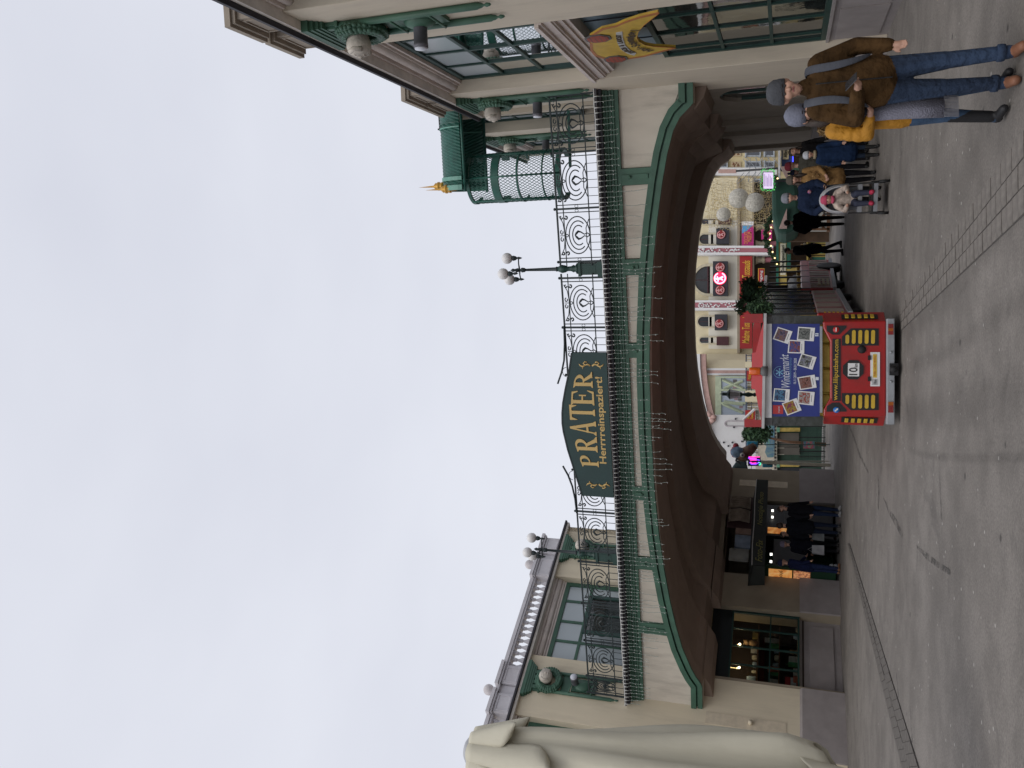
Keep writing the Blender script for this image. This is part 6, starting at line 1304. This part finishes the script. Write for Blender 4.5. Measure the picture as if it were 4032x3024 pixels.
# the man with the phone
MY = 7.1
MH = at(3023, 313, MY).z-.045
mp_ = at(3985, 272, MY); mp_.z = 0
brownc = mat('brown_jacket', (.060, .032, .012), .95, .35, 6, 2.2, 9, dirt=(.025, .015, .007, .6), dscale=4, spec=.15)
denim = mat('denim', (.014, .029, .062), .9, .35, 9, 1.6, 16, dirt=(.04, .07, .13, .5), dscale=5, streak=True)
T, S = person('man in brown jacket, blue jeans and dark grey beanie looking down at his phone', mp_, facecam(mp_, 8), MH, hem=.93, bulk=1.2, build=1.05,
    larm=((.285, .03, 1.13), (.255, -.05, .91)), rarm=((-.27, .0, 1.12), (-.10, -.25, 1.13)), lleg=((.10, -.05, .50), (.11, -.09, .09)), rleg=((-.09, .0, .50), (-.085, .05, .09)), head=(-.02, -.05), hat='beanie', hatcol=(.055, .058, .066), coatmat=brownc, legmat=denim, shoes=(.20, .085, .045), voxel=.008,
    extra=lambda A: (A((-.085, .03, 1.42), (.085, .03, 1.42), .075, .075, 0), A((0, .09, 1.40), (0, .10, 1.46), .085, .07, 0), A((.0, -.03, 1.47), (.0, -.04, 1.50), .075, .07, 0)))
m = M(); m.box(-.037, .037, -.075, .075, -.004, .004); ph = part('mobile_phone', m, mat('phone_black', (.015, .015, .018), .25, spec=.7), None); ph.location = T.matrix_basis @ Vector(S((-.035, -.36, 1.185))); ph.rotation_euler = (math.radians(28), 0, T.rotation_euler.z+.5)
ph['label'] = 'dark mobile phone held in the right hand of the man in the brown jacket'; ph['category'] = 'phone'; ph.modifiers.new('b', 'BEVEL').width = .004
strapm = mat('strap_grey', (.055, .06, .075), .8, .1, 9, .2)
for s in (1, -1):
    for nm in ('backpack_strap',):
        m = M(); pts = [(s*.10, .13, 1.47), (s*.125, .03, 1.515), (s*.125, -.10, 1.44), (s*.12, -.155, 1.30), (s*.155, -.145, 1.12), (s*.20, -.06, 1.03)]
        vs = []
        for i, p in enumerate(pts): w = (.034, .034, .034, .034, .024, .012)[i]; a, b_ = S((p[0]-w, p[1], p[2])), S((p[0]+w, p[1], p[2])); vs += [a, b_]
        m.add(vs, [(2*i, 2*i+1, 2*i+3, 2*i+2) for i in range(len(pts)-1)]); o = part(nm, m, strapm, T); sd = o.modifiers.new('t', 'SOLIDIFY'); sd.thickness = .018; sd.offset = 1; bb = o.modifiers.new('s', 'SUBSURF'); bb.levels = bb.render_levels = 2
m = M(); m.ball(S((0, .22, 1.22)), .2, 14, (1, .6, 1.3)); part('backpack', m, strapm, T)
m = M(); zz = [(0, -.166, 1.43), (0, -.172, 1.2), (0, -.168, 1.0), (0, -.165, .88)]; m.tube([S(p) for p in zz], .005, 4); part('zip', m, blackp, T)
for s in (1, -1):
    m = M(); m.lathe([(.062, 0), (.066, .02), (.064, .05), (.056, .055)], S(((.11 if s > 0 else -.085), (-.09 if s > 0 else .05)+.003, .12)), 14); part('trouser_turn_up', m, denim, T)
# woman in yellow beside him
wp = at(3965, 392, 7.4); wp.z = 0
yj = mat('yellow_jacket', (.40, .18, .010), .75, .25, 5, 2, 9); denB = mat('denim_light', (.035, .07, .13), .85, .3, 9, .4, 50)
T, S = person('woman in yellow puffer jacket and grey beanie with a very long pale grey scarf', wp, facecam(wp, 30), 1.62, hem=.78, bulk=1.02, puffy=1, coatmat=yj, legmat=denB, shoes=(.012, .012, .014), hat='slouch', hatcol=(.16, .17, .22), head=(.0, -.03), hair='long', larm=((.24, -.0, 1.13), (.18, -.16, 1.02)), rarm=((-.25, -.02, 1.12), (-.19, -.20, 1.12)), lleg=((.09, -.06, .50), (.10, -.10, .10)), rleg=((-.09, .02, .50), (-.10, .10, .10)), voxel=.010,
    extra=lambda A: (A((.10, -.11, .12), (.095, -.07, .46), .052, .058, 2), A((-.10, .09, .12), (-.095, .03, .46), .052, .058, 2)))
scm = mat('scarf_grey', (.22, .22, .27), .95, .1, 14, .6, 90)
m = M(); pts = [(-.02, -.125, 1.50), (-.09, -.15, 1.36), (-.10, -.17, 1.15), (-.10, -.185, .95), (-.10, -.18, .75), (-.10, -.16, .52)]; vs = []
for i, p in enumerate(pts):
    w = (.05, .07, .085, .09, .095, .095)[i]
    for j in range(7): t = j/6*2-1; vs.append(S((p[0]+w*t, p[1]+.035*t*t+.004*math.sin(j*2), p[2])))
m.smooth = True; m.add(vs, [(i*7+j, i*7+j+1, i*7+j+8, i*7+j+7) for i in range(5) for j in range(6)]); m.smooth = False
o = part('long_scarf', m, scm, T); sd = o.modifiers.new('t', 'SOLIDIFY'); sd.thickness = .012
for i in range(16):
    x = -.195+i*.0127; m = M(); m.tube([S((x, -.145, .525)), S((x+.002, -.14, .47)), S((x-.002, -.135, .41))], .0045, 4); part('fringe', m, mat('scarf_fringe', (.17, .17, .19), .95), T)
m = M(); m.lathe([(.07, -.03), (.09, 0), (.085, .03), (.06, .05)], S((0, -.01, 1.47)), 14); part('scarf_collar', m, mat('scarf_wine', (.10, .02, .03), .9, .2, 9, .4), T)
m = foliage(1500, (0, 0, 0), .12, .018, 3, (1.05, .6, .6)); m.v = [(v[0]+S((-.04, .11, 1.46))[0], v[1]+S((-.04, .11, 1.46))[1], v[2]+S((0, 0, 1.47))[2]) for v in m.v]; part('fur_hood_trim', m, [mat('fur_tan', (.30, .20, .09), .9), mat('fur_dark', (.16, .09, .035), .9)], T, kind='stuff')
m = M(); m.ball(S((.19, -.1, .93)), .11, 12, (.8, .6, 1)); m.tube([S((.18, -.1, 1.0)), S((.12, -.13, 1.25)), S((-.05, -.05, 1.47))], .01, 5); part('shoulder_bag', m, mat('bag_yellow', (.40, .22, .01), .6), T)
# mid-distance walkers
navy = (.012, .02, .045)
p = place(3448, 690); T, S = person('woman in long tan fur coat and brown knitted hat beside the stroller', p, facecam(p, 0), 1.66, coat=(.26, .15, .06), legs=(.012, .012, .014), hem=.68, flare=1.12, bulk=1.05, hat='beanie', hatcol=(.09, .075, .06), larm=((.22, -.05, 1.13), (.09, -.20, 1.02)), rarm=((-.2, -.05, 1.13), (-.07, -.18, 1.0)), lleg=((.08, -.02, .5), (.06, -.0, .09)), rleg=((-.08, .03, .5), (-.06, .06, .09)), head=(0, -.04), hair='long')
m = foliage(2600, (0, 0, S((0, 0, 1.05))[2]), .33, .03, 6, (.82, .55, 1.25)); part('fur_tufts', m, [mat('fur_coat_tan', (.30, .18, .07), .9), mat('fur_coat_brown', (.14, .075, .03), .9)], T, kind='stuff')
p = place(3485, 735); p = Vector((p.x+.05, p.y+.75, 0)); sk = p.copy()
T, S = person('person in navy parka and grey hat with round badge pushing the stroller', p, facecam(p, 0), 1.74, coat=navy, legs=(.01, .011, .013), hem=.74, bulk=1.25, puffy=1, hat='beanie', hatcol=(.20, .21, .24), larm=((.27, -.05, 1.15), (.2, -.32, 1.03)), rarm=((-.3, -.05, 1.15), (-.2, -.32, 1.03)))
m = M(); m.lathe([(0, -.008), (.035, -.008), (.035, 0)], S((.10, -.165, 1.28)), 14, 'y'); part('badge', m, patch_mat('badge_print', [(.5, .5, .5), (.4, .05, .05), (.05, .1, .4)], 30), T)
p = place(3462, 592); T, S = person('girl in dark blue coat with speckled white knitted hat and black boots', p, facecam(p, 5), 1.36, coat=(.010, .022, .055), legs=(.02, .03, .05), hem=.60, flare=1.25, bulk=1.1, hat='beanie', hatcol=(.42, .43, .46), shoes=(.01, .01, .01), larm=((.25, .0, 1.12), (.24, -.1, .9)), extra=lambda A: (A((.10, .01, .1), (.1, 0, .40), .052, .058, 2), A((-.10, .01, .1), (-.1, 0, .40), .052, .058, 2)))
m = M(); m.lathe([(.06, -.02), (.09, .0), (.08, .04)], S((0, -.01, 1.49)), 12); part('scarf', m, mat('scarf_beige', (.3, .24, .15), .9), T)
for args in (
    dict(label='person in olive padded coat and dark red hood seen from behind near the girl', px=3425, py=635, H=1.70, add=150, coat=(.055, .052, .042), legs=(.01, .01, .012), bulk=1.3, hat='beanie', hatcol=(.12, .01, .02), puffy=1),
    dict(label='dark haired person with a wine scarf standing close to the passage wall', px=3420, py=578, H=1.66, add=20, coat=(.012, .011, .012), legs=(.01, .01, .012), bulk=1.05, hair='long', hat=None),
    dict(label='child in navy pompom hat with a red scarf between the fur coat and olive coat', px=3370, py=668, H=1.58, add=-10, coat=(.02, .03, .09), legs=(.01, .01, .012), bulk=1.1, hat='pom', hatcol=(.015, .02, .05)),
    dict(label='man in black seen from behind with pale collar in front of the half-timbered stall', px=3326, py=868, H=1.76, add=180, coat=(.004, .004, .005), legs=(.004, .004, .005), bulk=1.4, hair='short', larm=((.30, .02, 1.15), (.22, -.12, .98)), rarm=((-.30, .02, 1.15), (-.22, -.12, .98))),
    dict(label='black silhouette of a person walking left in front of the sweets stall', px=3322, py=976, H=1.74, add=-70, coat=(.004, .004, .005), legs=(.006, .008, .014), bulk=1.3, hem=.72, hair='short', lean=-.04, lleg=((.1, -.14, .52), (.1, -.12, .09)), rleg=((-.1, .06, .5), (-.1, .22, .12)), larm=((.2, -.12, 1.16), (.18, -.30, 1.0)), rarm=((-.2, .14, 1.16), (-.2, .22, .93)))):
    px, py, add = args.pop('px'), args.pop('py'), args.pop('add'); p = place(px, py); args['hair'] = args.get('hair'); T, S = person(loc=p, rz=facecam(p, add), **args)
# group at the photo booths
for lb, px, py, H, add, c, l, sh, ha, hc, kw in (
    ('man in black jacket and blue jeans with white soles at the arcade pier', 3314, 2018, 1.78, 40, (.008, .008, .011), (.012, .02, .045), (.25, .25, .25), None, None, {}),
    ('heavy man in black coat turned away beside the photo machine', 3312, 2085, 1.80, 170, (.006, .007, .010), (.010, .014, .028), (.02, .02, .02), None, None, dict(bulk=1.25)),
    ('woman in dark coat and lilac hat near the orange lit picture', 3306, 2160, 1.66, 200, (.007, .008, .014), (.008, .008, .01), (.02, .015, .015), 'beanie', (.18, .15, .20), {}),
    ('person in navy blue hooded jacket bending towards the lit photo panel', 3310, 2245, 1.72, 120, (.010, .014, .045), (.014, .022, .06), (.20, .09, .04), 'beanie', (.012, .016, .05), dict(lean=-.08, larm=((.2, -.25, 1.15), (.12, -.4, 1.0)))),
    ('bare headed person in dark jacket behind the group at the booths', 3304, 2120, 1.70, 30, (.012, .012, .012), (.01, .01, .012), (.02, .02, .02), None, None, {})):
    p = place(px, py); T, S = person(lb, p, facecam(p, add), H, coat=c, legs=l, shoes=sh, hat=ha, hatcol=hc or (.1, .1, .1), hair=None if ha else 'short', **kw)
for px, py, c, lb in ((3265, 2165, (.30, .30, .31), 'pale shopping bag held by the people at the photo booth'), (3240, 2110, (.16, .17, .17), 'grey carrier bag at the middle of the booth group')):
    q_ = gnd(3306, py); m = M(); m.prism([(-.14, 0), (.14, 0), (.12, .34), (-.12, .34)], -.05, .05); m.tube([(-.07, 0, .34), (0, 0, .46), (.07, 0, .34)], .006, 4); single('shopping_bag', m, mat('bag_%d' % px, c, .6, .2, 8, .3), lb, 'bag', (q_.x, q_.y-.3, .45), .5)
# stroller with child
sp_ = place(3492, 775); ST_ = thing('stroller', 'child stroller with pale hood and black frame', 'stroller', sp_, facecam(sp_, 0))
shell = mat('stroller_pale', (.42, .43, .45), .7, .08, 8, .2); m = M(); vs = []
for i in range(13):
    for j in range(17):
        a = math.pi*j/16; t = i/12; vs.append((.27*math.cos(a)*(1-.12*t), .22-.5*t*.5+.0, .62+.50*math.sin(a)**.7*(1-.08*t)*1.0 if True else 0))
m.smooth = True; m.add(vs, [(i*17+j, i*17+j+1, (i+1)*17+j+1, (i+1)*17+j) for i in range(12) for j in range(16)]); m.smooth = False; o = part('hood', m, shell, ST_); o.modifiers.new('t', 'SOLIDIFY').thickness = .02
m = M(); m.box(-.2, .2, .2, .24, .45, .95); m.box(-.24, .24, -.2, .24, .42, .48); m.box(-.24, .24, -.36, -.2, .18, .24); part('seat', m, mat('stroller_lining', (.22, .23, .25), .8), ST_)
m = M()
for s in (-1, 1): m.tube([(s*.26, .45, 1.02), (s*.26, .2, .6), (s*.25, -.35, .16)], .012, 6); m.tube([(s*.26, .2, .6), (s*.27, .35, .12)], .012, 6)
m.tube([(-.26, .45, 1.02), (.26, .45, 1.02)], .014, 6); m.box(-.25, .25, -.3, .3, .24, .27); part('frame', m, blackp, ST_)
for s in (-1, 1):
    for y, r in ((-.38, .085), (.36, .12)): m = M(); m.lathe([(r*.4, -.025), (r, -.022), (r, .022), (r*.4, .025)], (s*.27, y, r), 14, 'x'); part('wheel', m, black, ST_)
pink = mat('child_pink', (.45, .06, .12), .9, .15, 12, .4)
T = thing('toddler', 'toddler in pink hat and mottled beige snowsuit sitting in the stroller', 'person', sp_, facecam(sp_, 0), 'people in the street')
P = [((0, .05, .55), (0, .03, .80), .12, .11, 0), ((-.05, .02, .82), (.05, .02, .82), .09, .09, 0), ((0, .02, .86), (0, 0, .92), .05, .05, 3), ((0, -.0, .97), (0, .0, .99), .085, .085, 3), ((0, -.05, .94), (0, -.05, .94), .04, .04, 3), ((0, -.085, .965), (0, -.09, .96), .012, .012, 3)]
for s in (1, -1): P += [((s*.12, .02, .82), (s*.2, -.08, .68), .06, .05, 0), ((s*.2, -.08, .68), (s*.12, -.2, .66), .05, .04, 0), ((s*.12, -.22, .66), (s*.10, -.25, .66), .03, .025, 3), ((s*.07, 0, .53), (s*.09, -.22, .50), .075, .06, 1), ((s*.09, -.22, .50), (s*.09, -.28, .32), .055, .045, 1), ((s*.09, -.29, .28), (s*.10, -.37, .27), .045, .04, 2)]
ob('body', fleshed(P, [mat('snowsuit', (.40, .33, .28), .85, .5, 14, .4), mat('child_navy', (.02, .025, .05), .8), mat('child_red_shoes', (.40, .02, .06), .6), skinm], None, .012, 'body'), T)
m = M(); m.lathe([(.088, -.02), (.094, .02), (.08, .07), (.04, .1), (0, .105)], (0, .01, 1.0), 14); part('woolly_hat', m, pink, T); m = M(); m.tube([(-.06, -.07, .90), (0, -.1, .89), (.06, -.07, .90)], .03, 6); part('scarf', m, pink, T)
m = M()
for s in (1, -1): m.ball((s*.03, -.078, .99), .009, 6)
part('eyes', m, eyem, T, kind='stuff')
